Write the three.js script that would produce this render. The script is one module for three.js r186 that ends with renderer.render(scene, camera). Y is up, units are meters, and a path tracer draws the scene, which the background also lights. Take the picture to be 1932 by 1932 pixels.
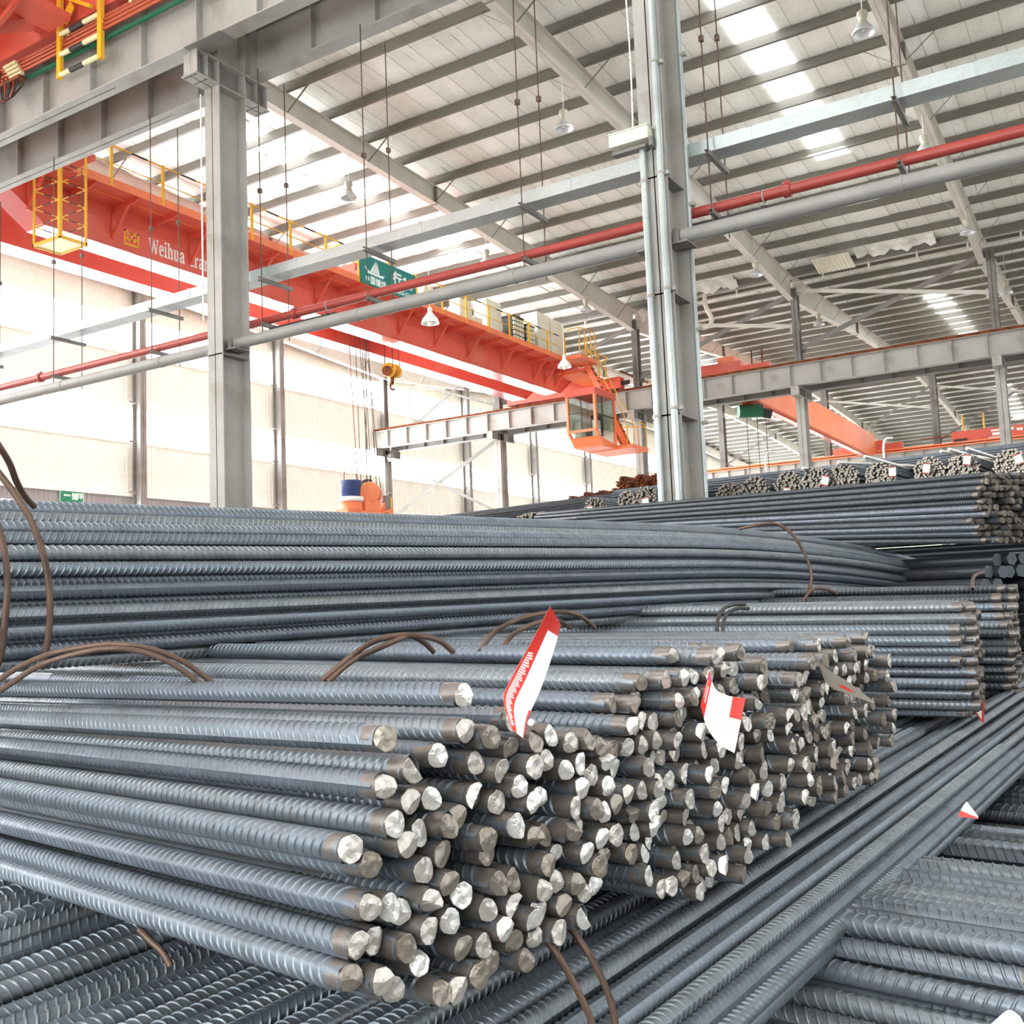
import * as THREE from 'three';
import { mergeGeometries } from 'three/addons/utils/BufferGeometryUtils.js';
import { RectAreaLightUniformsLib } from 'three/addons/lights/RectAreaLightUniformsLib.js';
import { RoundedBoxGeometry } from 'three/addons/geometries/RoundedBoxGeometry.js';
import { FontLoader } from 'three/addons/loaders/FontLoader.js';
import { TextGeometry } from 'three/addons/geometries/TextGeometry.js';

// ------------------------------------------------------------------ camera, sky, exposure
// Coordinates below are metres relative to the photographer's eye: x away along the gable wall,
// -z along the crane runways, y up. place() lifts everything by EYE, so the floor is at y = 0.
const EYE = 1.5;
const V = (x, y, z) => new THREE.Vector3(x, y, z);
const scene = new THREE.Scene();
const camera = new THREE.PerspectiveCamera(2 * Math.atan(966 / 1905) * 180 / Math.PI, 1, 0.05, 300);
camera.matrixAutoUpdate = true;
camera.position.set(0, EYE, 0);
camera.quaternion.setFromRotationMatrix(new THREE.Matrix4().makeBasis(
  V(0.52374913, -0.04117765, 0.85087675), V(-0.05844219, 0.99474089, 0.0841134), V(-0.8498655, -0.09378142, 0.51858816)));
scene.add(camera);

const SKYLIGHT = 44, BAND = 27, SKY = 5.0, SIDE = 4;       // radiances of roof panes, wall panes, sky
const EXPOSURE = 0.6;
scene.background = new THREE.Color(0.86, 0.93, 1.0);
scene.backgroundIntensity = SKY;
const renderer = new THREE.WebGLRenderer({ antialias: true });
renderer.toneMapping = THREE.LinearToneMapping;
renderer.toneMappingExposure = EXPOSURE;
renderer.shadowMap.enabled = true;
RectAreaLightUniformsLib.init();

function place(o) { o.position.y += EYE; scene.add(o); return o; }
function areaLight(x, y, z, w, h, lookAt, intensity, color = 0xffffff) {
  const l = new THREE.RectAreaLight(color, intensity, w, h);
  l.position.set(x, y + EYE, z); l.lookAt(lookAt.x, lookAt.y + EYE, lookAt.z);
  scene.add(l); return l;
}
// roof line (underside of the insulation) as a function of x
const roofY = x => x < 36.3 ? 13.06 - 0.036 * x : x < 63 ? 11.85 + 0.055 * (x - 36.3) : 13.32 - 0.05 * (x - 63);
const PANE_Z = [-18.5, -6.1, 6.4];               // centre lines of the translucent roof strips
const PANE_X = [[-4.6, 1.5], [17.6, 27.9], [44.5, 55], [71, 82]];
for (const pz of PANE_Z) for (const [a, b] of PANE_X) {
  const xm = (a + b) / 2;
  areaLight(xm, roofY(xm) - 0.32, pz, b - a, 0.9, V(xm, -50, pz + 0.001), SKYLIGHT, 0xf4fbff);
}
const GABLE_Z = -29.0, BAY_EDGES = [-5, 9.15, 22.6, 29.3, 36.05, 42.7, 49.6, 56.3, 63, 69.8, 76.5, 83.3, 90];
const BANDS = [[2.6, 3.92], [6.18, 7.36], [9.28, 10.58]];
for (const [y0, y1] of BANDS) for (const [a, b] of [[-5, 9], [9, 36], [36, 63], [63, 90]])
  areaLight((a + b) / 2, (y0 + y1) / 2, GABLE_Z + 0.12, b - a, y1 - y0, V((a + b) / 2, (y0 + y1) / 2, 0), BAND, 0xf6fbff);

// ------------------------------------------------------------------ helpers
let seed = 7;
const rnd = () => { seed = (seed * 1664525 + 1013904223) % 4294967296; return seed / 4294967296; };
const rr = (a, b) => a + (b - a) * rnd();
const used = new Map();
function numbered(n) { const k = used.get(n) || 0; used.set(n, k + 1); return k ? n + '_' + String(k).padStart(3, '0') : n; }
function thing(name, label, category, pos = [0, 0, 0], group) {
  const o = new THREE.Group(); o.name = numbered(name);
  o.position.set(...pos); o.userData = { label, category };
  if (group) o.userData.group = group;
  return place(o);
}
function structure(name, pos = [0, 0, 0]) {
  const o = new THREE.Group(); o.name = numbered(name); o.position.set(...pos); o.userData = { kind: 'structure' };
  return place(o);
}
function worldUV(g, s = 1) {                      // box-projected uv in metres
  const p = g.attributes.position, n = g.attributes.normal, uv = new Float32Array(p.count * 2);
  for (let i = 0; i < p.count; i++) {
    const ax = Math.abs(n.getX(i)), ay = Math.abs(n.getY(i)), az = Math.abs(n.getZ(i));
    let u, v;
    if (ax >= ay && ax >= az) { u = p.getZ(i); v = p.getY(i); } else if (ay >= az) { u = p.getX(i); v = p.getZ(i); } else { u = p.getX(i); v = p.getY(i); }
    uv[2 * i] = u * s; uv[2 * i + 1] = v * s;
  }
  g.setAttribute('uv', new THREE.BufferAttribute(uv, 2));
  return g;
}
function merge(gs) {
  const list = (Array.isArray(gs) ? gs : [gs]).map(g => {
    g = g.index ? g.toNonIndexed() : g;
    for (const k of Object.keys(g.attributes)) if (k !== 'position' && k !== 'normal') g.deleteAttribute(k);
    return g;
  });
  return worldUV(list.length === 1 ? list[0] : mergeGeometries(list));
}
function part(name, gs, mat, parent, label) {
  const g = gs.userData?.ready ? gs : merge(gs);
  const m = new THREE.Mesh(g, mat); m.name = name; m.castShadow = m.receiveShadow = true;
  if (label) m.userData.label = label;
  if (parent) parent.add(m);
  return m;
}
function single(name, gs, mat, label, category, group) {   // a thing that is one mesh
  const m = part(numbered(name), gs, mat); m.userData = { label, category };
  if (group) m.userData.group = group;
  return place(m);
}
const box = (x0, y0, z0, x1, y1, z1) => { const g = new THREE.BoxGeometry(Math.abs(x1 - x0), Math.abs(y1 - y0), Math.abs(z1 - z0)); g.translate((x0 + x1) / 2, (y0 + y1) / 2, (z0 + z1) / 2); return g; };
const cbox = (x, y, z, w, h, d) => box(x - w / 2, y - h / 2, z - d / 2, x + w / 2, y + h / 2, z + d / 2);
const rbox = (x, y, z, w, h, d, r = 0.02) => { const g = new RoundedBoxGeometry(w, h, d, 2, r); g.translate(x, y, z); return g; };
function beam(a, b, w, h, upHint = V(0, 1, 0)) {            // rectangular bar from a to b
  const d = b.clone().sub(a), L = d.length(); d.normalize();
  const s = d.clone().cross(upHint).normalize(), u = s.clone().cross(d).normalize();
  const g = new THREE.BoxGeometry(w, h, L);
  g.applyMatrix4(new THREE.Matrix4().makeBasis(s, u, d.clone().negate()).setPosition(a.clone().add(b).multiplyScalar(0.5)));
  return g;
}
function rod(a, b, r, n = 8) {
  const d = b.clone().sub(a), L = d.length();
  const g = new THREE.CylinderGeometry(r, r, L, n);
  g.applyQuaternion(new THREE.Quaternion().setFromUnitVectors(V(0, 1, 0), d.normalize()));
  const m = a.clone().add(b).multiplyScalar(0.5); g.translate(m.x, m.y, m.z);
  return g;
}
const tube = (pts, r, n = 8, seg = 48) => new THREE.TubeGeometry(new THREE.CatmullRomCurve3(pts), seg, r, n, false);
const lathe = (prof, n = 24) => new THREE.LatheGeometry(prof.map(p => new THREE.Vector2(p[0], p[1])), n);
function prism(pts, axis, a, b) {                            // polygon in the plane across axis, from a to b along it
  const sh = new THREE.Shape(pts.map(p => new THREE.Vector2(p[0], p[1])));
  const g = new THREE.ExtrudeGeometry(sh, { depth: b - a, bevelEnabled: false });
  if (axis === 'z') g.translate(0, 0, a);
  if (axis === 'x') { g.applyMatrix4(new THREE.Matrix4().makeBasis(V(0, 0, 1), V(0, 1, 0), V(-1, 0, 0))); g.translate(b, 0, 0); }   // pts = (z, y)
  if (axis === 'y') { g.applyMatrix4(new THREE.Matrix4().makeBasis(V(1, 0, 0), V(0, 0, 1), V(0, -1, 0))); g.translate(0, b, 0); }   // pts = (x, z)
  return g;
}
// ------------------------------------------------------------------ procedural textures and materials
function noiseGrid(n, cells, s) {                            // tileable value noise
  let t = s; const r = () => { t = (t * 1103515245 + 12345) % 2147483648; return t / 2147483648; };
  const c = new Float32Array(cells * cells).map(r), o = new Float32Array(n * n);
  for (let y = 0; y < n; y++) for (let x = 0; x < n; x++) {
    const fx = x / n * cells, fy = y / n * cells, ix = Math.floor(fx), iy = Math.floor(fy);
    const a = fx - ix, b = fy - iy, u = a * a * (3 - 2 * a), v = b * b * (3 - 2 * b);
    const g = (i, j) => c[((j + cells) % cells) * cells + (i + cells) % cells];
    o[y * n + x] = (g(ix, iy) * (1 - u) + g(ix + 1, iy) * u) * (1 - v) + (g(ix, iy + 1) * (1 - u) + g(ix + 1, iy + 1) * u) * v;
  }
  return o;
}
function fbm(n, base, oct, s) {
  const o = new Float32Array(n * n); let amp = 0.5, tot = 0;
  for (let k = 0; k < oct; k++) { const g = noiseGrid(n, base << k, s + 31 * k); for (let i = 0; i < o.length; i++) o[i] += g[i] * amp; tot += amp; amp *= 0.55; }
  for (let i = 0; i < o.length; i++) o[i] /= tot;
  return o;
}
function tex(n, fn, srgb, rep = 1, repY = rep) {
  const d = new Uint8Array(n * n * 4);
  for (let y = 0; y < n; y++) for (let x = 0; x < n; x++) { const c = fn(x, y, y * n + x); for (let k = 0; k < 3; k++) d[(y * n + x) * 4 + k] = Math.max(0, Math.min(255, Math.round(c[k] * 255))); d[(y * n + x) * 4 + 3] = 255; }
  const t = new THREE.DataTexture(d, n, n); t.wrapS = t.wrapT = THREE.RepeatWrapping; t.magFilter = THREE.LinearFilter; t.minFilter = THREE.LinearMipmapLinearFilter; t.generateMipmaps = true;
  if (srgb) t.colorSpace = THREE.SRGBColorSpace;
  t.repeat.set(rep, repY); t.needsUpdate = true; return t;
}
const F1 = fbm(256, 4, 5, 11), F2 = fbm(256, 16, 4, 77), F3 = fbm(256, 3, 6, 301);
// a paint tone with blotches (amount a), fine grain (b) and stains towards a second colour where noise is high
function mottled(base, a, b, stain, cut = 0.62, rep = 0.5) {
  return tex(256, (x, y, i) => {
    const k = 1 + a * (F1[i] - 0.5) * 2 + b * (F2[(i * 7 + 913) % 65536] - 0.5) * 2;
    const s = stain ? Math.max(0, Math.min(1, (F3[i] - cut) * 8)) * 0.7 : 0;
    return [0, 1, 2].map(j => base[j] * k * (1 - s) + (stain ? stain[j] * s : 0));
  }, true, rep);
}
const bumpTex = tex(256, (x, y, i) => { const v = 0.6 * F2[i] + 0.4 * F1[i]; return [v, v, v]; }, false, 2);
const hex = h => [(h >> 16 & 255) / 255, (h >> 8 & 255) / 255, (h & 255) / 255];
const std = o => new THREE.MeshStandardMaterial({ side: THREE.DoubleSide, ...o });
const paint = (h, stain, o = {}) => std({ map: mottled(hex(h), 0.07, 0.05, stain && hex(stain), o.cut, o.rep), roughness: o.rough ?? 0.6, metalness: o.metal ?? 0, bumpMap: bumpTex, bumpScale: o.bump ?? 0.0006 });
const M = {
  steel: paint(0xaaa6a0, 0x8c8377, { rough: 0.55, bump: 0.001, cut: 0.66 }),
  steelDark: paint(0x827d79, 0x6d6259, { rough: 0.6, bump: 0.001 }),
  purlin: paint(0x77736a, 0x6a6152, { rough: 0.5, rep: 0.35 }),
  rafter: paint(0xd2ccc2, 0xb9aa97, { rough: 0.6, rep: 0.4, cut: 0.68 }),
  galv: paint(0xb9c0c0, 0x9fa5a5, { rough: 0.38, metal: 0.55 }),
  roof: paint(0xf8f6f0, 0xefe9de, { rough: 0.85, rep: 0.3, cut: 0.7 }),
  roofGrey: paint(0xb4aca6, null, { rough: 0.8 }),
  wall: paint(0xefece2, 0xe6e0d2, { rough: 0.6, rep: 0.12, cut: 0.72, bump: 0.0002 }),
  wallGrey: paint(0x9a9696, null, { rough: 0.6 }),
  floor: paint(0x9a958d, 0x8d867c, { rough: 0.85, rep: 0.12 }),
  red: paint(0xdb5d4b, 0xdc7a64, { rough: 0.5, rep: 0.2 }),
  redGloss: new THREE.MeshPhysicalMaterial({ side: THREE.DoubleSide, map: mottled(hex(0xd05048), 0.04, 0.02, null, 0.6, 0.25), roughness: 0.3, clearcoat: 1, clearcoatRoughness: 0.1 }),
  orange: paint(0xf47f50, 0xf29468, { rough: 0.45, rep: 0.2 }),
  yellow: paint(0xf0b429, 0xd59a2a, { rough: 0.5 }),
  ivory: paint(0xefe9d6, null, { rough: 0.5 }),
  cream: paint(0xe9dfae, null, { rough: 0.5 }),
  black: paint(0x35302e, null, { rough: 0.6 }),
  copper: std({ color: 0xb8583a, roughness: 0.42, metalness: 0.35 }),
  green: paint(0x1c6b4c, null, { rough: 0.5 }),
  cabinet: paint(0xe6e2cf, null, { rough: 0.5, bump: 0.0003 }),
  cabinetSide: paint(0xd2d7c6, null, { rough: 0.5, bump: 0.0003 }),
  rust: paint(0x8a4a2a, 0x5e3220, { rough: 0.9, rep: 2, cut: 0.5 }),
  redPipe: paint(0xa5423a, 0x8a3a33, { rough: 0.4 }),
  greyPipe: paint(0x96938f, 0x6f6a66, { rough: 0.5, rep: 1.2, cut: 0.7 }),
  white: paint(0xf1f0ea, null, { rough: 0.5 }),
  blue: paint(0x2b3a6e, null, { rough: 0.5 }),
  wire: paint(0x6a5346, 0x3d2e27, { rough: 0.5, metal: 0.5, rep: 6, cut: 0.5 }),
  rope: std({ color: 0x544a45, roughness: 0.7, metalness: 0.4 }),
  timber: paint(0x7d6248, 0x54402f, { rough: 0.9, rep: 2 }),
  reflector: std({ color: 0xdfe0e2, roughness: 0.45, metalness: 0.8 }),
  lampBody: paint(0xbfb8a4, null, { rough: 0.5 }),
  glass: new THREE.MeshPhysicalMaterial({ transmission: 1, roughness: 0.03, thickness: 0, color: 0xe8f2f0, side: THREE.DoubleSide }),
  pane: std({ color: 0xf5fafa, roughness: 0.6, emissive: new THREE.Color(0.95, 1, 1), emissiveIntensity: 9 }),
};
// ------------------------------------------------------------------ floor, roof, walls
{
  const f = structure('floor');
  part('floor_slab', box(-5.3, -1.7, -29.3, 90, -1.5, 40), M.floor, f);
}
const FRAMES = [-28.6, -22.5, -16.05, -9.75, -3.4, 2.95];
const PITCH = 1.47;
{
  const ceiling = structure('ceiling');
  // roof deck above everything (thickness, keeps daylight out)
  for (const [a, b] of [[-5.3, 36.3], [36.3, 63], [63, 90]])
    part('roof_deck', prism([[a, roofY(a) + 0.16], [b, roofY(b - 1e-6) + 0.16], [b, roofY(b - 1e-6) + 0.32], [a, roofY(a) + 0.32]], 'z', -29.4, 16), M.roofGrey, ceiling);
  // insulation quilt: strips running down the slope, sagging a little between purlins, each with its seam
  const sheetGeo = (a, b) => {
    const nx = Math.round((b - a) / (PITCH / 3)), nz = 4, g = new THREE.BufferGeometry(), pos = [], idx = [];
    for (let i = 0; i <= nx; i++) for (let j = 0; j <= nz; j++) {
      const x = a + (b - a) * i / nx, t = j / nz, ph = ((x - 19.7) / PITCH) * Math.PI;
      const sag = 0.03 * Math.sin(ph) ** 2 * Math.sin(Math.PI * t) + 0.012 * Math.sin(Math.PI * t);
      pos.push(x, roofY(Math.min(x, b - 1e-6)) + 0.03 - sag + 0.006 * Math.sin(x * 5.1 + j * 2.3), t - 0.5);
    }
    for (let i = 0; i < nx; i++) for (let j = 0; j < nz; j++) { const p = i * (nz + 1) + j; idx.push(p, p + 1, p + nz + 1, p + 1, p + nz + 2, p + nz + 1); }
    g.setAttribute('position', new THREE.Float32BufferAttribute(pos, 3)); g.setIndex(idx); g.computeVertexNormals();
    const u = worldUV(g); u.userData = { ready: true }; return u;
  };
  const SEC = [[-5, 36.25], [36.35, 63], [63, 89.9]].map(([a, b]) => ({ a, b, g: sheetGeo(a, b) }));
  const zs = [];
  const spans = [[-29.2, -18.98], [-18.02, -6.58], [-5.62, 5.92], [6.88, 15.9]];
  for (const [a, b] of spans) { const n = Math.round((b - a) / 1.27); for (let i = 0; i < n; i++) zs.push([a + (b - a) * i / n, a + (b - a) * (i + 1) / n]); }
  for (const s of SEC) for (const [z0, z1] of zs) {
    const m = part('insulation_sheet', s.g, M.roof, ceiling); m.position.z = (z0 + z1) / 2; m.scale.z = z1 - z0 - 0.001; m.position.y = rr(-0.012, 0.006);
  }
  // thin wires that hold the quilt up, under every strip
  for (const s of SEC) {
    const ws = [];
    for (const [z0, z1] of zs) for (const f of [0.25, 0.75]) ws.push(beam(V(s.a + 0.1, roofY(s.a + 0.1) - 0.035, z0 + (z1 - z0) * f), V(s.b - 0.1, roofY(s.b - 0.1) - 0.035, z0 + (z1 - z0) * f), 0.006, 0.006));
    const w = part('support_wire', ws, M.purlin, ceiling); w.userData.kind = 'stuff';
  }
  // translucent panes, one between each pair of purlins, and quilt where a strip has no panes
  for (const pz of PANE_Z) for (const s of SEC) {
    const cuts = PANE_X.filter(([a, b]) => a >= s.a - 1 && b <= s.b + 1);
    let x = s.a;
    for (const [a, b] of cuts) {
      part('insulation_sheet', prism([[x, roofY(x + 1e-3) - 0.01], [a, roofY(a) - 0.01], [a, roofY(a) + 0.08], [x, roofY(x + 1e-3) + 0.08]], 'z', pz - 0.48, pz + 0.48), M.roof, ceiling);
      const n = Math.round((b - a) / PITCH);
      for (let i = 0; i < n; i++) {
        const p0 = a + (b - a) * i / n + 0.05, p1 = a + (b - a) * (i + 1) / n - 0.05;
        part('roof_pane', prism([[p0, roofY(p0)], [p1, roofY(p1)], [p1, roofY(p1) + 0.02], [p0, roofY(p0) + 0.02]], 'z', pz - 0.45, pz + 0.45), M.pane, ceiling, 'translucent roof pane full of daylight');
      }
      x = b;
    }
    part('insulation_sheet', prism([[x, roofY(x) - 0.01], [s.b - 0.02, roofY(s.b - 0.02) - 0.01], [s.b - 0.02, roofY(s.b - 0.02) + 0.08], [x, roofY(x) + 0.08]], 'z', pz - 0.48, pz + 0.48), M.roof, ceiling);
  }
  // purlins
  const pg = merge([box(-0.006, -0.22, -29, 0.006, 0, 15), box(-0.006, -0.22, -29, 0.07, -0.208, 15), box(-0.006, -0.012, -29, 0.07, 0, 15), box(0.062, -0.22, -29, 0.07, -0.195, 15)]);
  pg.userData = { ready: true };
  const px = [];
  for (let k = -5; k < 12; k++) px.push(19.7 + PITCH * k);
  for (let x = 37.3; x < 62.6; x += PITCH) px.push(x);
  for (let x = 64.2; x < 89; x += PITCH) px.push(x);
  for (const x of px) { const m = part('purlin', pg, M.purlin, ceiling); m.position.set(x, roofY(x) - 0.005, 0); }
}
{
  // gable wall at the far left: ribbed cladding sheets in four bands with two bands of panes between
  const wall = structure('wall_gable', [0, 0, GABLE_Z]);
  const rib = (h) => {
    const w = 1.2, pts = []; const n = 7;
    for (let i = 0; i < n; i++) { const x = i * w / n; pts.push([x, 0], [x + w / n - 0.05, 0], [x + w / n - 0.038, 0.028], [x + w / n - 0.012, 0.028]); }
    pts.push([w, 0], [w, -0.03], [0, -0.03]);
    const g = merge(prism(pts, 'y', 0, h)); g.userData = { ready: true }; return g;
  };
  const bands = [[-1.5, 2.6, M.wallGrey], [3.92, 4.36, M.wallGrey], [4.36, 6.18, M.wall], [7.36, 9.28, M.wall], [10.58, 13.5, M.wall]];
  for (const [y0, y1, mat] of bands) {
    const g = rib(y1 - y0);
    for (let x = 9.2; x < 90; x += 1.2) { const m = part('cladding_sheet', g, mat, wall); m.position.set(x, y0, 0); }
  }
  part('outer_lining', [box(-5.3, -1.5, -0.34, 90, 2.56, -0.06), box(-5.3, 3.96, -0.34, 90, 6.14, -0.06), box(-5.3, 7.4, -0.34, 90, 9.24, -0.06), box(-5.3, 10.62, -0.34, 90, 13.6, -0.06), box(-5.3, 2.5, -0.36, 90, 10.7, -0.3)], M.wallGrey, wall);
  part('sill_rail', [box(9, 4.3, 0, 90, 4.38, 0.09), box(9, 6.13, -0.05, 90, 6.2, 0.05), box(9, 7.34, -0.05, 90, 7.4, 0.05), box(9, 9.24, -0.05, 90, 9.3, 0.05), box(9, 10.56, -0.05, 90, 10.62, 0.05)], M.wall, wall);
  let n = 1;
  for (const [y0, y1] of BANDS) for (let i = 0; i < BAY_EDGES.length - 1; i++) {
    const a = BAY_EDGES[i], b = BAY_EDGES[i + 1], w = structure('window_' + n++, [a, y0, GABLE_Z - 0.02]);
    const k = Math.max(1, Math.round((b - a) / 1.12));
    for (let j = 0; j < k; j++) part('pane', box((b - a) * j / k + 0.006, 0.03, -0.02, (b - a) * (j + 1) / k - 0.006, y1 - y0 - 0.03, 0.02), M.pane, w);
  }
}
{
  // walls outside the picture: left side with a low band of panes, far side, and the open loading side behind the camera
  const l = structure('wall_left', [-5, 0, 0]);
  part('cladding', [box(-0.3, -1.5, -29.3, 0, 0.2, 16), box(-0.3, 3.8, -29.3, 0, 14.2, 16), box(-0.3, 0.2, -29.3, 0, 3.8, -9), box(-0.3, 0.2, 4, 0, 3.8, 16), box(-0.34, 0.1, -9.1, -0.3, 3.9, 4.1)], M.wall, l);
  for (let i = 0; i < 10; i++) part('pane', box(-0.2, 0.22, -9 + i * 1.3 + 0.03, -0.15, 3.78, -9 + (i + 1) * 1.3 - 0.03), M.pane, l);
  areaLight(-4.98, 2.0, -2.5, 13, 3.5, V(0, 2.0, -2.5), SIDE, 0xeef6ff);
  const r = structure('wall_far', [90, 0, 0]);
  part('cladding', box(0, -1.5, -29.3, 0.3, 13, 16), M.wall, r);
  const f = structure('wall_front', [0, 0, 16]);
  part('cladding', [box(-5.3, 7.5, 0, 90, 14.2, 0.3), box(-5.3, -1.5, 0, 1, 7.5, 0.3), box(32, -1.5, 0, 40, 7.5, 0.3), box(74, -1.5, 0, 90, 7.5, 0.3)], M.wall, f);
}
// ------------------------------------------------------------------ columns, brackets, runway beams, rafters
function column(name, label, cx, cz, yTop, o = {}) {
  const w = o.depth ?? 0.48, b = o.flange ?? 0.27, t = thing(name, label, 'column', [cx, -1.5, cz], o.group);
  const h = o.split ? 8.55 : yTop + 1.5;                       // upper part above the bracket may be slimmer
  part('base_plate', cbox(0, 0.015, 0, w + 0.2, 0.03, b + 0.2), M.steelDark, t);
  part('web', box(-w / 2, 0, -0.006, w / 2, h, 0.006), o.mat ?? M.steel, t);
  part('flange', box(-w / 2, 0, -b / 2, -w / 2 + 0.016, h, b / 2), o.mat ?? M.steel, t);
  part('flange', box(w / 2 - 0.016, 0, -b / 2, w / 2, h, b / 2), o.mat ?? M.steel, t);
  if (o.split) {
    const u = o.upper ?? 0.3, v = 0.24;
    part('upper_shaft', [box(-u / 2, h, -0.006, u / 2, yTop + 1.5, 0.006), box(-u / 2, h, -v / 2, -u / 2 + 0.014, yTop + 1.5, v / 2), box(u / 2 - 0.014, h, -v / 2, u / 2, yTop + 1.5, v / 2)], M.steelDark, t);
  }
  if (o.bracket) {
    const [l, r] = o.bracket, y0 = 8.55, y1 = 8.9;               // arms carrying the runway beams
    const br = part('bracket', [box(l, y1 - 0.016, -b / 2, r, y1, b / 2), box(l - 0.01, y0, -b / 2, r + 0.01, y0 + 0.016, b / 2), box(l + 0.02, y0, -0.006, r - 0.02, y1, 0.006)], o.mat ?? M.steel, t);
    for (const x of [l + 0.03, l + 0.2, r - 0.2, r - 0.03]) part('stiffener', box(x - 0.006, y0, -b / 2 + 0.01, x + 0.006, y1 - 0.016, b / 2 - 0.01), o.mat ?? M.steel, br);
  }
  for (const y of o.plates ?? []) part('stiffener', box(-w / 2, y + 1.5 - 0.008, -b / 2 + 0.01, w / 2, y + 1.5 + 0.008, b / 2 - 0.01), M.steelDark, t);
  return t;
}
const colNear = column('steel_column', 'grey steel I-column left of centre carrying the corner of two crane runway beams', 9.24, -9.9, 12.5, { bracket: [-0.62, 0.68], plates: [3.42] });
const colPipes = column('steel_column', 'grey steel I-column in the middle with three silvery downpipes strapped to it', 9.24, -3.69, 12.5, { bracket: [-0.62, 0.68], plates: [4.16, 2.98, 1.78] });
const ROW2 = [[-28.72, 'grey steel column standing against the gable wall at the end of the far crane runway'], [-22.5, 'grey column under the far runway left of the crane cabin, atop a diagonal brace'],
  [-16.0, 'grey steel column behind the crane cabin stair, half hidden by the orange platform'], [-9.65, 'grey steel column under the far runway in front of the orange crane girder'], [-3.15, 'grey steel column at the right edge carrying the far runway beam']];
for (const [z, label] of ROW2) column('steel_column', label, 36.15, z, 11.1, { depth: 0.5, flange: 0.3, split: true, bracket: [-0.85, 0.95] });
const ROW3 = [[-22.1, 'thin distant steel column just right of the downpipes, behind the orange girder end'], [-15.4, 'thin distant steel column behind the hanging end of the orange girder'], [-9.1, 'thin distant steel column left of the red end carriage at the far runway'], [-2.9, 'pale distant steel column in front of the red end carriage at the right edge']];
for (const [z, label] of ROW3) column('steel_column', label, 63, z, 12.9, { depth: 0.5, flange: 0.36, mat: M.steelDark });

function runway(label, x, y0, y1, z0, z1, o = {}) {
  const t = thing('runway_beam', label, 'beam', [x, y0, (z0 + z1) / 2]), L = (z1 - z0) / 2, h = y1 - y0, w = o.w ?? 0.12, mat = o.mat ?? M.steel;
  part('web', box(-0.006, 0, -L, 0.006, h, L), mat, t);
  part('bottom_flange', box(-w, 0, -L, w, 0.016, L), mat, t);
  part('top_flange', box(-w - 0.03, h - 0.016, -L, w + 0.03, h, L), mat, t);
  part('rail', [box(-0.035, h, -L, 0.035, h + 0.03, L), box(-0.01, h + 0.03, -L, 0.01, h + 0.1, L), box(-0.035, h + 0.1, -L, 0.035, h + 0.13, L)], M.rust, t, 'rust brown crane rail');
  for (const z of o.stiff) for (const s of [-1, 1]) part('stiffener', box(s * 0.006, 0.016, z - (z0 + z1) / 2 - 0.006, s * (w - 0.01), h - 0.016, z - (z0 + z1) / 2 + 0.006), mat, t);
  return t;
}
const nearStiff = [];
for (let z = -27; z < 5; z += 1.08) nearStiff.push(z);
const beamA = runway('near grey crane runway beam at the upper left with copper conductor bars along its top', 8.68, 7.4, 8.32, -28.9, 6, { stiff: nearStiff.map(z => z + 0.02) });
const beamB = runway('dark grey crane runway beam behind the near one, its web in shade', 9.66, 7.4, 8.16, -28.9, 6, { w: 0.11, stiff: nearStiff });
// bolted splice plates on the near beam beside the column
part('splice_plate', [box(-0.14, -0.014, 6.9 - 5.05, 0.14, 0, 6.9 - 4.4)].map(g => g.translate(0, 0, -0.3)), M.steelDark, beamA);
const farStiff = [];
for (let z = -28; z < 3; z += 1.07) farStiff.push(z);
runway('far grey crane runway beam crossing the view from the cabin to the right edge', 35.55, 7.4, 8.16, -28.9, 4, { w: 0.15, stiff: farStiff });
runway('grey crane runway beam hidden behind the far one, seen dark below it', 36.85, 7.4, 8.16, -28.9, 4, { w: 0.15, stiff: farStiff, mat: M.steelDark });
const r3 = runway('most distant grey runway beam just above the rebar stacks, with an orange strip on top', 62.3, 7.4, 8.16, -28.9, 4, { w: 0.15, stiff: farStiff });
part('conductor_bar', [box(-0.25, 0.86, -16, -0.2, 0.95, 16), box(-0.25, 0.72, -16, -0.16, 0.8, 16)], M.orange, r3, 'orange conductor strip');
runway('hidden grey runway beam of the bay beyond, under the red end carriage', 63.7, 7.4, 8.16, -28.9, 4, { w: 0.15, stiff: [] , mat: M.steelDark });

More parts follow.
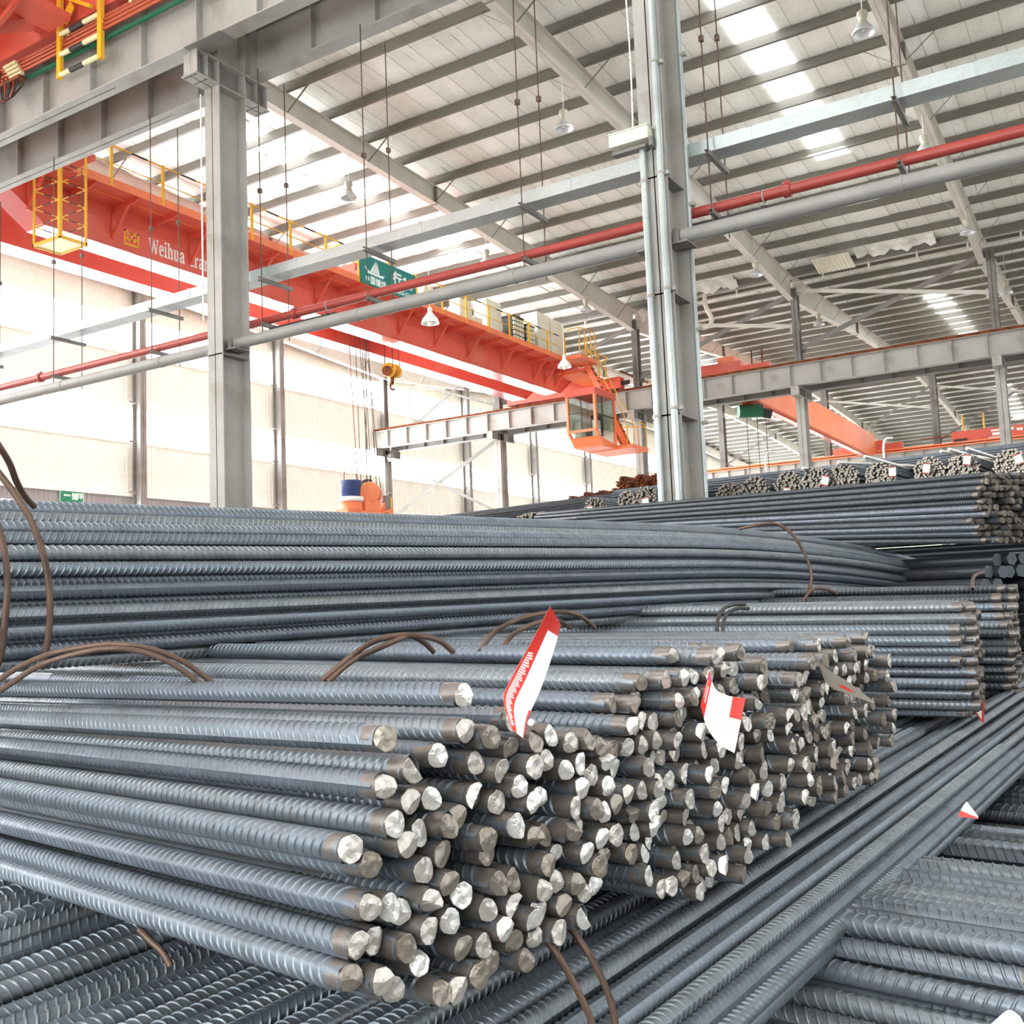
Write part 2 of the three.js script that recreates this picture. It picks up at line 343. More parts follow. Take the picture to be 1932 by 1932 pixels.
function rafter(label, z, pts, spliceX, o = {}) {                 // pts: [x, depth]
  const x0 = pts[0][0], t = thing('roof_rafter', label, 'beam', [x0, roofY(x0) - 0.23, z], o.group);
  const b = 0.11, top = x => roofY(x) - roofY(x0), n = pts.length;
  const dep = x => { for (let i = 1; i < n; i++) if (x <= pts[i][0]) { const f = (x - pts[i - 1][0]) / (pts[i][0] - pts[i - 1][0]); return pts[i - 1][1] * (1 - f) + pts[i][1] * f; } return pts[n - 1][1]; };
  const up = pts.map(p => [p[0] - x0, top(p[0])]), dn = pts.map(p => [p[0] - x0, top(p[0]) - p[1]]);
  part('web', prism([...up, ...dn.slice().reverse()], 'z', -0.006, 0.006), M.rafter, t);
  const strip = (q, th) => prism([...q, ...q.slice().reverse().map(p => [p[0], p[1] + th])], 'z', -b, b);
  part('top_flange', strip(up, -0.014), M.rafter, t);
  part('bottom_flange', strip(dn, 0.014), M.rafter, t);
  for (const x of spliceX) part('splice_plate', box(x - x0 - 0.015, top(x) - dep(x) - 0.02, -b, x - x0 + 0.015, top(x) + 0.0, b), M.steelDark, t);
  for (const x of o.braces ?? []) for (const s of o.sides ?? [1, -1]) part('brace', beam(V(x - x0, top(x) - dep(x) + 0.02, s * 0.1), V(x - x0 + 0.02, top(x) + 0.03, s * 0.78), 0.045, 0.006), M.purlin, t);
}
const br1 = []; for (let k = -2; k < 12; k += 2) br1.push(19.7 + PITCH * k + 0.03);
const br2 = []; for (let x = 38.8; x < 62; x += PITCH * 2) br2.push(x);
const nm = ['over the gable wall', 'above the crane cabin', 'running down to the column behind the cabin', 'crossing behind the middle column', 'at the upper right', 'overhead, out of sight'];
FRAMES.forEach((z, i) => {
  if (i < 5) rafter('pale grey roof rafter of the crane bay ' + nm[i], z, [[9.6, 0.62], [13, 0.5], [22.7, 0.52], [30, 0.66], [36.1, 0.86]], [15.9, 22.75], { braces: br1 });
  if (i < 5) rafter('pale grey roof rafter rising beyond the roof valley ' + ['beside the gable wall', 'behind the cabin', 'behind the downpipes', 'above the orange crane girder', 'at the right edge'][i], z, [[36.35, 0.95], [40, 0.82], [47, 0.55], [56, 0.5], [63, 0.7]], [46.5, 56], { braces: br2 });
  if (i < 5) rafter('distant roof rafter of the last bay ' + ['by the gable wall', 'left of the orange girder', 'behind the orange girder', 'right of the orange girder', 'above the red end carriage'][i], z, [[63.05, 0.7], [72, 0.5], [89.8, 0.7]], [76], { braces: [66, 69, 72, 75, 78], sides: [1] });
});
// wind posts of the gable wall
const postLabel = { 22.6: 'dark grey wind post on the gable wall, leftmost of its posts', 29.3: 'dark grey wind post on the gable wall between the near column and the hook', 42.7: 'dark grey wind post on the gable wall left of the braced column', 49.6: 'dark grey wind post on the gable wall right of the braced column', 56.3: 'dark grey wind post on the gable wall below the crane cabin', 69.8: 'distant wind post on the gable wall behind the downpipes' };
for (const x of [22.6, 29.3, 42.7, 49.6, 56.3, 69.8]) {
  const t = thing('wind_post', postLabel[x], 'post', [x, -1.5, -28.62]), h = roofY(x) + 1.4;
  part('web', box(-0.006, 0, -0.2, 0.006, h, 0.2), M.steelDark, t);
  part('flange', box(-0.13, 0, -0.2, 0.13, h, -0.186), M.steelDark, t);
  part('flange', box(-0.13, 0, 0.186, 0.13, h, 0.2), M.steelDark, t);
  for (const y of [5.9, 7.65, 9.0, 10.7]) part('girt_cleat', box(-0.42, y - 0.03, -0.06, -0.13, y + 0.03, 0.02), M.steelDark, t);
}
// bracing between the far columns
function brace(label, a, b, mat = M.steelDark, w = 0.13) {
  const mid = a.clone().add(b).multiplyScalar(0.5), t = thing('diagonal_brace', label, 'brace', [mid.x, mid.y, mid.z]);
  const p = a.clone().sub(mid), q = b.clone().sub(mid);
  part('angle_bar', [beam(p, q, w, 0.012), beam(p.clone().add(V(-w / 2, 0, 0)), q.clone().add(V(-w / 2, 0, 0)), 0.012, w)], mat, t);
  for (const e of [p, q]) part('gusset_plate', cbox(e.x, e.y, e.z, 0.016, 0.34, 0.34), mat, t);
}
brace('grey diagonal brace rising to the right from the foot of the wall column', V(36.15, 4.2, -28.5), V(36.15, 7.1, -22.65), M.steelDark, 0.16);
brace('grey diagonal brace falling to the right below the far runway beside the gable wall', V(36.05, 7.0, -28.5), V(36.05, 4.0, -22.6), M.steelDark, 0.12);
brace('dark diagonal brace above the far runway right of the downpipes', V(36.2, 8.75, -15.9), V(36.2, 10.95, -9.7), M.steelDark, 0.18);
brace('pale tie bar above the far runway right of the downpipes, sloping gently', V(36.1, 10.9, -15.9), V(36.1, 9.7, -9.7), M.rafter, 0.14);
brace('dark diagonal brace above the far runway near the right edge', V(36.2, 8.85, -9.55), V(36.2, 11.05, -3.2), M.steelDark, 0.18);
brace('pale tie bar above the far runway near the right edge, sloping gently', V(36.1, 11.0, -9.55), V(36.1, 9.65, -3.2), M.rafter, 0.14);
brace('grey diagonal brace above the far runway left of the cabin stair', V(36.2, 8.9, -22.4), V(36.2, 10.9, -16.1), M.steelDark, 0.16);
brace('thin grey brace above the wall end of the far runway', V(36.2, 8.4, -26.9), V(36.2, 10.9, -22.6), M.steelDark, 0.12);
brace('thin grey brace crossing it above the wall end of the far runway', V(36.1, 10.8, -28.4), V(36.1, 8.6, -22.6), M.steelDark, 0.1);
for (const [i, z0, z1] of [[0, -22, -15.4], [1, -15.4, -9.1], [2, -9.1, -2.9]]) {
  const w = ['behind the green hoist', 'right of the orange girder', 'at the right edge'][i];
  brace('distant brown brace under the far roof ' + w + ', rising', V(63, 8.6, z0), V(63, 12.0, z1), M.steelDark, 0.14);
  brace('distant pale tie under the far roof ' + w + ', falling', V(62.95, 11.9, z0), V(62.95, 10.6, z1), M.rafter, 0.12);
}
// valley gutter over the far columns
{
  const t = thing('valley_gutter', 'long grey valley gutter beam with hangers where the two roofs meet', 'gutter', [36.25, 11.2, -12]);
  part('gutter_trough', [box(-0.12, 0.42, -16.8, 0.3, 0.46, 16), box(-0.14, 0.42, -16.8, -0.1, 0.82, 16), box(0.28, 0.42, -16.8, 0.32, 0.82, 16)], M.steelDark, t);
  part('edge_rail', [box(-0.16, 0.3, -16.8, -0.1, 0.34, 16), box(-0.05, 0.14, -16.8, 0.01, 0.19, 16)], M.rafter, t);
  for (let z = -15.8; z < 15; z += 1.6) part('hanger', box(-0.1, 0.13, z - 0.03, 0.0, 0.42, z + 0.03), M.white, t);
}
// torn quilt and a loose corrugated sheet above the gutter
function crumple(label, x, y, z, w, d, s) {
  const g = new THREE.PlaneGeometry(w, d, 14, 8), p = g.attributes.position; let k = s;
  for (let i = 0; i < p.count; i++) p.setZ(i, 0.09 * Math.sin(p.getX(i) * 7 + k) + 0.06 * Math.sin(p.getY(i) * 11 + k * 2) + 0.05 * Math.sin((p.getX(i) + p.getY(i)) * 17));
  g.computeVertexNormals(); g.rotateX(Math.PI / 2); g.rotateY(Math.PI / 2); g.rotateZ(-0.35);
  const o = single('torn_insulation', g, M.roof, label, 'insulation'); o.position.set(x, y + EYE, z);
}
crumple('crumpled white insulation hanging over the valley gutter right of the downpipes', 35.4, 11.75, -12.6, 2.0, 1.0, 1);
crumple('crumpled white insulation hanging over the valley gutter at the right', 35.4, 11.8, -6.0, 2.6, 0.9, 4);
crumple('limp sheet of insulation hanging beside the upper column behind the cabin stair', 36.0, 11.2, -15.2, 1.0, 0.7, 9);
{
  const pts = []; for (let i = 0; i <= 10; i++) { pts.push([-0.6 + i * 0.12, 0], [-0.6 + i * 0.12 + 0.05, 0.03]); }
  const g = prism([...pts, ...pts.slice().reverse().map(p => [p[0], p[1] + 0.012])], 'x', -0.55, 0.55); g.rotateZ(-0.2);
  const o = single('loose_roof_sheet', g, M.ivory, 'cream corrugated sheet patching the roof above the valley gutter', 'sheet'); o.position.set(35.2, 11.42 + EYE, -8.0);
}
// ------------------------------------------------------------------ services along the near columns
{
  for (const [z0, z1, where] of [[-28.8, -9.94, 'left of the near column'], [-9.86, -3.73, 'between the two near columns'], [-3.65, 4, 'right of the downpipe column']]) {
    const t = thing('grey_pipe', 'long grey pipe ' + where + ', lowest of the lines along the columns', 'pipe', [9.22, 3.58, (z0 + z1) / 2]), L = (z1 - z0) / 2;
    part('pipe_run', rod(V(0, 0, -L), V(0, 0, L), 0.075, 16), M.greyPipe, t);
    for (let z = -L + 2.2; z < L - 0.5; z += 2.2) part('weld_collar', rod(V(0, 0, z - 0.015), V(0, 0, z + 0.015), 0.08, 16), M.greyPipe, t);
    if (z1 < -3) part('pipe_clamp', [cbox(0, -0.09, L - 0.12, 0.26, 0.02, 0.22), cbox(0.1, -0.02, L - 0.1, 0.02, 0.16, 0.06), cbox(-0.1, -0.02, L - 0.1, 0.02, 0.16, 0.06)], M.steelDark, t);
    if (z0 > -10) part('pipe_clamp', [cbox(0, -0.09, -L + 0.12, 0.26, 0.02, 0.22), cbox(0.1, -0.02, -L + 0.1, 0.02, 0.16, 0.06), cbox(-0.1, -0.02, -L + 0.1, 0.02, 0.16, 0.06)], M.steelDark, t);
  }
  const red = thing('red_pipe', 'thin red fire main running behind both near columns', 'pipe', [9.62, 3.95, -12]);
  part('pipe_run', rod(V(0, 0, -16.8), V(0, 0, 16), 0.055, 14), M.redPipe, red);
  for (const z of [2.9, 9.4, -2.6, 13.6]) part('pipe_coupling', [rod(V(0, 0, z), V(0, 0, z + 0.07), 0.075, 14), cbox(0, 0.07, z + 0.035, 0.03, 0.05, 0.05)], M.redPipe, red);
  const tray = thing('cable_tray', 'long closed grey cable tray hung on rods above the red pipe', 'cable tray', [9.74, 4.52, -12]);
  part('tray_body', cbox(0, 0.1, 0, 0.26, 0.14, 33.5), M.galv, tray);
  for (let z = -15.5; z < 16; z += 2.05) part('cover_lip', [cbox(0, 0.172, z, 0.27, 0.01, 0.05), cbox(-0.132, 0.1, z, 0.006, 0.145, 0.05)], M.galv, tray);
  const where = ['at the far left', 'left of the yellow cage', 'between the cage and the near column', 'just right of the near column', 'above the green crane sign', 'left of the downpipe column', 'right of the downpipe column', 'at the upper right'];
  [-16.3, -14.05, -11.75, -9.55, -7.75, -5.5, -3.3, -1.5].forEach((z, i) => {
    const t = thing('pipe_hanger', 'two thin hanger rods with steel crossbars, ' + where[i], 'hanger', [9.74, 3.8, z]);
    for (const s of [-0.24, 0.26]) part('hanger_rod', rod(V(s, -0.05, 0), V(s, 3.62, 0), 0.0075, 6), M.wire, t);
    for (const [y, w] of [[0.68, 0.62], [0.07, 0.58]]) part('crossbar', [cbox(0.01, y, 0.022, w, 0.05, 0.005), cbox(0.01, y + 0.022, 0, w, 0.005, 0.045), cbox(0.01, y - 0.022, 0, w, 0.005, 0.045)], M.steelDark, t);
    for (const s of [-0.24, 0.26]) part('turnbuckle', cbox(s, 1.9 + 0.25 * (s > 0), 0, 0.045, 0.06, 0.045), M.wire, t);
  });
  // pipe arm beside each near column
  for (const [z, w] of [[-8.6, 'right of the near column'], [-2.9, 'right of the downpipe column']]) {
    const t = thing('support_arm', 'dark steel support arm under the red pipe ' + w, 'bracket', [9.62, 3.84, z]);
    part('arm', [cbox(0, -0.03, -0.35, 0.05, 0.05, 1.15), cbox(0.1, -0.03, 0.1, 0.3, 0.05, 0.05)], M.black, t);
    part('u_bolt', new THREE.TorusGeometry(0.06, 0.008, 6, 16).translate(0, 0.1, 0.1), M.steel, t);
  }
}
// downpipes on the middle column
{
  const dp = (label, x, z, r, y0, y1, clamps, side) => {
    const t = thing('downpipe', label, 'pipe', [x, y0, z]);
    part('pipe', rod(V(0, 0, 0), V(0, y1 - y0, 0), r, 16), M.galv, t);
    for (const y of clamps) part('pipe_clip', [rod(V(0, y - y0 - 0.014, 0), V(0, y - y0 + 0.014, 0), r + 0.005, 16), cbox(side[0], y - y0, side[1], 0.05, 0.035, 0.05)], M.steel, t);
  };
  dp('silvery downpipe on the left edge of the middle column, ending under the junction box', 8.945, -3.775, 0.034, -1.5, 4.48, [4.12, 2.96, 1.77], [0.05, -0.04]);
  dp('silvery downpipe on the face of the middle column, running past the junction box', 8.945, -3.6, 0.036, -1.5, 9, [6.4, 5.3, 4.16, 3.0, 1.83], [0.045, 0.05]);
  dp('thin pale conduit on the right edge of the middle column', 9.5, -3.54, 0.026, -1.5, 9, [5.6, 4.0, 2.7, 1.75], [0.0, 0.045]);
  const j = thing('junction_box', 'beige metal junction box mounted on the left of the middle column', 'box', [8.9, 4.48, -3.87]);
  part('housing', rbox(0, 0.08, 0, 0.16, 0.13, 0.42, 0.008), M.cabinet, j);
  part('lid', cbox(0, 0.15, 0, 0.17, 0.012, 0.43), M.cabinetSide, j);
  part('mounting_rail', [cbox(0.02, -0.03, -0.02, 0.1, 0.03, 0.36), cbox(0.02, -0.01, 0.22, 0.14, 0.09, 0.03)], M.steelDark, j);
  const c = thing('cable', 'thin white cable dropping to the junction box on the middle column', 'cable', [8.93, 4.6, -3.86]);
  part('cable_run', tube([V(0, 0, 0), V(0.01, 0.8, 0.01), V(-0.01, 1.9, 0), V(0, 4, 0.0)], 0.009, 6, 20), M.white, c);
  const c2 = thing('cable', 'thin white cable with clips running down the left side of the near column', 'cable', [8.98, 3.9, -10.09]);
  part('cable_run', tube([V(0, 0, 0), V(0, 1.0, 0.0), V(0.0, 2, 0), V(0, 3.1, 0)], 0.011, 6, 12), M.white, c2);
}
// ------------------------------------------------------------------ high bay lamps
const lampProto = (() => {
  const t = new THREE.Group(); t.userData = {};
  part('cord', rod(V(0, 0.42, 0), V(0, 1.45, 0), 0.008, 6), M.white, t);
  part('gear_housing', lathe([[0, 0.44], [0.07, 0.44], [0.1, 0.41], [0.1, 0.33], [0.07, 0.32], [0.075, 0.22], [0.11, 0.18], [0.11, 0.16]], 20), M.lampBody, t);
  part('reflector', lathe([[0.1, 0.17], [0.15, 0.12], [0.205, 0.03], [0.21, 0], [0.2, 0.0], [0.145, 0.11], [0.095, 0.155]], 28), M.reflector, t);
  part('bulb', lathe([[0, 0.03], [0.035, 0.05], [0.05, 0.09], [0.03, 0.14], [0, 0.15]], 14), M.white, t);
  return t;
})();
const LAMPS = [[19.0, 10.42, -3.45, 'at the top right beside the bright roof panes'], [19.0, 10.42, -9.84, 'above the middle, left of the downpipe column'], [18.98, 10.4, -16.0, 'in front of the bright roof panes above the red crane'],
  [25.2, 10.4, -3.4, 'at the right, half hidden behind the red pipe'], [25.26, 10.42, -15.95, 'whose bowl is hidden behind the red pipe above the crane'], [31.66, 10.35, -3.3, 'at the far right under the rafter'], [31.68, 10.42, -9.65, 'just right of the downpipe column under the rafter'],
  [31.66, 10.42, -15.87, 'under the rafter left of the downpipe column'], [39.2, 10.42, -9.59, 'beyond the far runway, under the second rafter'], [39.3, 10.4, -3.0, 'beyond the far runway at the right edge']];
LAMPS.forEach(([x, y, z, w], i) => {
  const l = i ? lampProto.clone() : lampProto;
  l.name = numbered('high_bay_lamp'); l.position.set(x, y, z); l.rotation.y = i * 1.3;
  l.userData = { label: 'bell-shaped metal high bay lamp ' + w, category: 'lamp', group: 'high bay lamps' }; place(l);
});
for (const [x, y, z, w] of [[20.9, 7.42, -15.0, 'under the crane walkway below the green sign'], [29.7, 8.0, -15.8, 'under the crane walkway near the cabin']]) {
  const t = thing('work_lamp', 'white bell-shaped work lamp hanging ' + w, 'lamp', [x, y, z]);
  part('cord', rod(V(0, 0.42, 0), V(0, 1.5, 0), 0.012, 6), M.white, t);
  part('shade', lathe([[0.03, 0.44], [0.06, 0.4], [0.06, 0.3], [0.1, 0.24], [0.2, 0.12], [0.24, 0], [0.22, 0.0], [0.18, 0.11], [0.05, 0.26]], 24), M.white, t);
  part('bulb', lathe([[0, -0.08], [0.06, -0.05], [0.08, 0.02], [0.05, 0.14], [0, 0.16]], 16), M.white, t);
}
// ------------------------------------------------------------------ printed signs
function canvasTex(w, h, draw) {
  const c = document.createElement('canvas'); c.width = w; c.height = h; draw(c.getContext('2d'), w, h);
  const t = new THREE.CanvasTexture(c); t.colorSpace = THREE.SRGBColorSpace; return t;
}
// characters as brush strokes on a unit square (y down)
const GLYPH = {
  zhong: [[[.2, .3], [.8, .3], [.8, .62], [.2, .62], [.2, .3]], [[.5, .08], [.5, .95]]],
  guo: [[[.12, .1], [.88, .1], [.88, .92], [.12, .92], [.12, .1]], [[.28, .28], [.72, .28]], [[.3, .5], [.7, .5]], [[.25, .76], [.76, .76]], [[.5, .28], [.5, .76]], [[.62, .58], [.68, .68]]],
  chu: [[[.22, .08], [.08, .4]], [[.16, .3], [.16, .95]], [[.3, .2], [.36, .28]], [[.28, .45], [.38, .45], [.38, .85], [.46, .76]], [[.5, .24], [.84, .24]], [[.64, .08], [.64, .42]], [[.48, .42], [.96, .42]], [[.88, .12], [.48, .62]], [[.56, .56], [.86, .56], [.86, .94], [.56, .94], [.56, .56]], [[.56, .75], [.86, .75]]],
  yun: [[[.45, .15], [.85, .15]], [[.35, .36], [.95, .36]], [[.6, .36], [.45, .66], [.82, .64]], [[.75, .5], [.88, .72]], [[.12, .14], [.2, .26]], [[.08, .42], [.22, .42], [.22, .74]], [[.06, .92], [.22, .76], [.4, .88], [.95, .9]]],
  hang: [[[.32, .06], [.1, .3]], [[.34, .28], [.06, .58]], [[.22, .46], [.22, .96]], [[.46, .16], [.9, .16]], [[.42, .42], [.96, .42]], [[.72, .42], [.72, .92], [.58, .86]]],
  gu: [[[.2, .08], [.08, .4]], [[.15, .3], [.15, .95]], [[.35, .2], [.95, .2]], [[.65, .08], [.65, .95]], [[.38, .45], [.92, .45]], [[.4, .7], [.9, .7]]],
};
function strokes(x, key, px, py, s, lw) {
  x.lineWidth = lw; x.lineCap = 'square'; x.lineJoin = 'miter';
  for (const st of GLYPH[key]) { x.beginPath(); st.forEach(([a, b], i) => i ? x.lineTo(px + a * s, py + b * s) : x.moveTo(px + a * s, py + b * s)); x.stroke(); }
}
function panel(name, w, h, map, parent, mat4, back = M.green) {  // a printed board with thickness
  const b = new THREE.Mesh(worldUV(new THREE.BoxGeometry(w, h, 0.03)), back), f = new THREE.Mesh(new THREE.PlaneGeometry(w, h), std({ map, roughness: 0.5 }));
  b.name = name; f.name = 'print'; f.position.z = 0.0165; b.add(f); b.position.set(...mat4); parent.add(b); return b;
}
const GREEN = '#12807c';
const signLeft = canvasTex(512, 340, (x, w, h) => {
  x.fillStyle = GREEN; x.fillRect(0, 0, w, h); x.fillStyle = x.strokeStyle = '#f4f6f2';
  x.beginPath(); x.moveTo(285, 18); x.lineTo(345, 178); x.lineTo(165, 178); x.fill();
  x.beginPath(); x.moveTo(70, 132); x.lineTo(165, 182); x.lineTo(350, 182); x.lineTo(430, 168); x.lineTo(405, 212); x.lineTo(120, 205); x.fill();
  x.strokeStyle = GREEN; x.lineWidth = 5; for (const a of [215, 258, 300]) { x.beginPath(); x.moveTo(285, 18); x.lineTo(a, 182); x.stroke(); }
  x.strokeStyle = '#f4f6f2'; ['zhong', 'guo', 'chu', 'yun'].forEach((k, i) => strokes(x, k, 70 + i * 98, 228, 92, 13));
});
const signRight = canvasTex(512, 340, (x, w, h) => {
  x.fillStyle = GREEN; x.fillRect(0, 0, w, h); x.strokeStyle = x.fillStyle = '#f4f6f2';
  strokes(x, 'hang', 60, 50, 170, 24); x.font = 'bold 190px sans-serif'; x.fillText('14', 240, 212);
  x.font = 'bold 68px sans-serif'; x.fillText('N0202-014', 70, 310);
});
// ------------------------------------------------------------------ the red bridge crane of the middle bay
const crane = thing('bridge_crane', 'long red double-girder bridge crane with yellow railings, white lettering and a glazed operator cabin', 'crane', [22.6, 7.4, -19]);
const C = (x, y, z) => V(x - 22.6, y - 7.4, z + 19);
const cg = g => g.translate(-22.6, -7.4, 19);
{
  const outline = [[10.2, 8.75], [10.85, 8.75], [11.97, 8.02], [33.33, 8.02], [34.45, 8.75], [35.0, 8.75], [35.0, 9.38], [10.2, 9.38]];
  const low = [[10.85, 8.75], [11.97, 8.02], [33.33, 8.02], [34.45, 8.75]];
  for (const [z0, z1, nmg] of [[-18.56, -18.0, 'front_girder'], [-20.05, -19.5, 'rear_girder']]) {
    const g = part(nmg, cg(prism(outline, 'z', z0, z1)), M.red, crane);
    part('bottom_flange', cg(prism([...low, ...low.slice().reverse().map(p => [p[0], p[1] - 0.016])], 'z', z0 - 0.03, z1 + 0.03)), M.redGloss, g, 'glossy red bottom flange');
    part('top_plate', cg(box(10.2, 9.38, z0, 35, 9.39, z1)), M.steelDark, g, 'dusty grey top plate');
    part('trolley_rail', cg(box(11, 9.38, (z0 + z1) / 2 - 0.03, 34.6, 9.5, (z0 + z1) / 2 + 0.03)), M.rust, g);
  }
  for (const x of [9.66, 35.55]) {
    const e = part('end_carriage', [cg(box(x - 0.2, 8.34, -21.6, x + 0.2, 8.78, -16.4)), cg(box(x - 0.2, 8.78, -20.2, x + 0.2, 9.38, -17.8))], M.red, crane);
    for (const z of [-21.3, -20.7, -17.3, -16.7]) part('wheel', cg(rod(V(x - 0.06, 8.42, z), V(x + 0.06, 8.42, z), 0.14, 20)), M.black, e);
    part('buffer', [cg(rod(V(x, 8.55, -16.4), V(x, 8.55, -16.1), 0.09, 12)), cg(rod(V(x, 8.55, -21.9), V(x, 8.55, -21.6), 0.09, 12))], M.black, e);
  }
  // walkway on the near side: deck, toe board, ribs, struts
  const w = part('walkway_deck', cg(box(11.2, 8.93, -18.0, 33.0, 8.95, -17.05)), M.red, crane);
  part('deck_tread', cg(box(11.2, 8.95, -18.0, 33.0, 8.956, -17.05)), M.steelDark, w, 'worn grey tread plate');
  part('toe_board', cg(box(11.2, 8.86, -17.05, 33.0, 9.03, -17.03)), M.orange, w);
  part('deck_angle', cg(box(11.2, 8.9, -17.56, 33, 8.93, -17.53)), M.orange, w);
  for (let x = 11.5; x < 33.2; x += 1.03) part('deck_rib', cg(prism([[-18.0, 8.76], [-17.3, 8.82], [-17.16, 8.86], [-17.12, 8.93], [-18.0, 8.93]], 'x', x - 0.02, x + 0.02)), M.red, w);
  for (const x of [11.6, 13.55, 15.65, 17.75, 19.85, 21.65, 23.45, 25.27, 27.1, 29.2, 31.36, 32.2, 33.0]) part('strut', [beam(C(x, 8.22, -18.0), C(x + 0.02, 8.84, -17.5), 0.06, 0.06), cg(box(x - 0.03, 8.2, -18.02, x + 0.03, 8.75, -17.96))], M.red, w);
  // railing
  const rl = part('railing', [beam(C(11.3, 9.74, -17.05), C(20.6, 9.74, -17.05), 0.025, 0.025), beam(C(11.3, 9.36, -17.05), C(20.6, 9.36, -17.05), 0.018, 0.018), beam(C(23.4, 9.74, -17.05), C(31.6, 9.74, -17.05), 0.025, 0.025), beam(C(23.4, 9.36, -17.05), C(31.6, 9.36, -17.05), 0.018, 0.018)], M.yellow, crane);
  for (let k = 0; k < 16; k++) { const x = 12.81 + 1.287 * k; part('rail_post', cg(box(x - 0.03, 8.88, -17.06, x + 0.03, 9.76, -17.02)), M.yellow, rl); }
  part('black_band', [0, 1, 2, 3, 4, 5, 9, 10, 11, 12, 13, 14].map(k => beam(C(13.3 + 1.287 * k, 9.74, -17.05), C(13.7 + 1.287 * k, 9.74, -17.05), 0.028, 0.028)), M.black, rl);
  part('cross_rail', [beam(C(19.9, 9.74, -17.05), C(20.2, 9.74, -19.2), 0.025, 0.025), beam(C(19.4, 9.3, -17.05), C(19.6, 9.3, -19.2), 0.02, 0.02)], M.yellow, rl);
  // lettering and emblem on the web
  const font = await new FontLoader().loadAsync('fonts/droid/droid_serif_bold.typeface.json');
  const tg = new TextGeometry('Weihua  crane', { font, size: 0.34, depth: 0.008, curveSegments: 5 });
  tg.scale(0.545, 1, 1); tg.translate(14.48, 8.17, -18.0); part('lettering', cg(tg), M.white, crane, 'white serif lettering');
  part('emblem', [[13.84, 8.2, 13.88, 8.5], [14.18, 8.2, 14.22, 8.5], [13.84, 8.47, 13.96, 8.5], [14.1, 8.47, 14.22, 8.5], [13.92, 8.42, 14.14, 8.45], [13.92, 8.28, 14.14, 8.31], [14.01, 8.28, 14.05, 8.45], [13.9, 8.31, 13.95, 8.36], [14.11, 8.31, 14.16, 8.36], [13.84, 8.17, 14.22, 8.21]].map(([a, b, c, d]) => cg(box(a, b, -18.0, c, d, -17.99))), M.yellow, crane, 'yellow square emblem');
  // green sign in two boards
  const sg = part('sign_frame', [cg(box(20.5, 8.85, -17.03, 20.54, 9.72, -17.0)), cg(box(21.72, 8.85, -17.03, 21.77, 9.66, -17.0)), cg(box(22.96, 8.85, -17.03, 23.0, 9.72, -17.0))], M.yellow, crane);
  for (const [x, t, wd] of [[21.12, signLeft, 1.2], [22.37, signRight, 1.2]]) { const p = C(x, 9.25, -16.97); panel('sign_board', wd, 0.8, t, sg, [p.x, p.y, p.z]); }
  // electrical cabinets along the walkway
  const cabs = [[23.86, 24.31, 9.0, 9.72, 0.35], [25.72, 26.4, 9.0, 9.76, 0.4], [26.55, 27.0, 9.0, 9.35, 0.3], [27.28, 28.2, 9.0, 10.13, 0.5], [30.62, 31.52, 9.02, 10.46, 0.7], [31.56, 32.6, 9.02, 10.42, 0.7]];
  for (const [a, b, y0, y1, d] of cabs) {
    const c = part('electrical_cabinet', cg(rbox((a + b) / 2, (y0 + y1) / 2, -17.3 - d / 2, b - a, y1 - y0, d, 0.015)), M.cabinet, crane, 'cream electrical cabinet');
    part('cabinet_door', cg(box(a + 0.04, y0 + 0.05, -17.302, b - 0.04, y1 - 0.05, -17.29)), M.cabinet, c);
    part('vent_seam', [0.3, 0.55, 0.8].map(f => cg(box(a + 0.02, y0 + (y1 - y0) * f, -17.292, b - 0.02, y0 + (y1 - y0) * f + 0.012, -17.286))), M.cabinetSide, c);
  }
  part('warning_plate', cg(box(23.88, 9.0, -17.298, 24.3, 9.18, -17.285)), M.yellow, crane);
  for (const [a, b, y0, y1, nx, ny] of [[28.98, 29.68, 9.12, 9.93, 4, 5], [29.86, 30.4, 9.02, 9.8, 3, 5]]) {
    const r = part('resistor_rack', [cg(box(a, y0, -17.75, b, y1, -17.36)), cg(box(a - 0.03, y1, -17.8, b + 0.03, y1 + 0.03, -17.3))], M.black, crane);
    for (let i = 0; i < nx; i++) for (let j = 0; j < ny; j++) part('grid_plate', cg(box(a + (b - a) * (i + 0.1) / nx, y0 + (y1 - y0) * (j + 0.12) / ny, -17.36, a + (b - a) * (i + 0.9) / nx, y0 + (y1 - y0) * (j + 0.86) / ny, -17.3)), M.cabinet, r);
  }
  part('cable_run', cg(tube([V(11.5, 9.42, -17.9), V(15, 9.4, -17.85), V(20, 9.42, -17.9), V(26, 9.4, -17.85)], 0.025, 6, 30)), M.black, crane);
  // trolley on the rails above the ropes
  const tr = part('trolley_frame', [cg(box(21.6, 9.5, -20.2, 25.2, 9.68, -17.9)), cg(box(22.0, 9.68, -19.6, 22.9, 10.1, -18.4)), cg(rod(V(23.9, 9.95, -19.9), V(23.9, 9.95, -18.1), 0.26, 20))], M.red, crane);
  part('motor', cg(rod(V(22.2, 9.9, -18.4), V(22.2, 9.9, -17.95), 0.16, 16)), M.blue, tr);
  // yellow ladder cage at the near end
  const cage = part('ladder_cage_floor', [cg(box(11.06, 7.08, -16.98, 11.62, 7.11, -16.18))], M.cream, crane, 'pale cage floor');
  for (const [x, z, s] of [[11.07, -16.97, 0.035], [11.61, -16.97, 0.035], [11.61, -16.19, 0.035], [11.07, -16.19, 0.06]]) part('cage_post', cg(box(x - s / 2, 7.08, z - s / 2, x + s / 2, 9.0, z + s / 2)), M.yellow, cage);
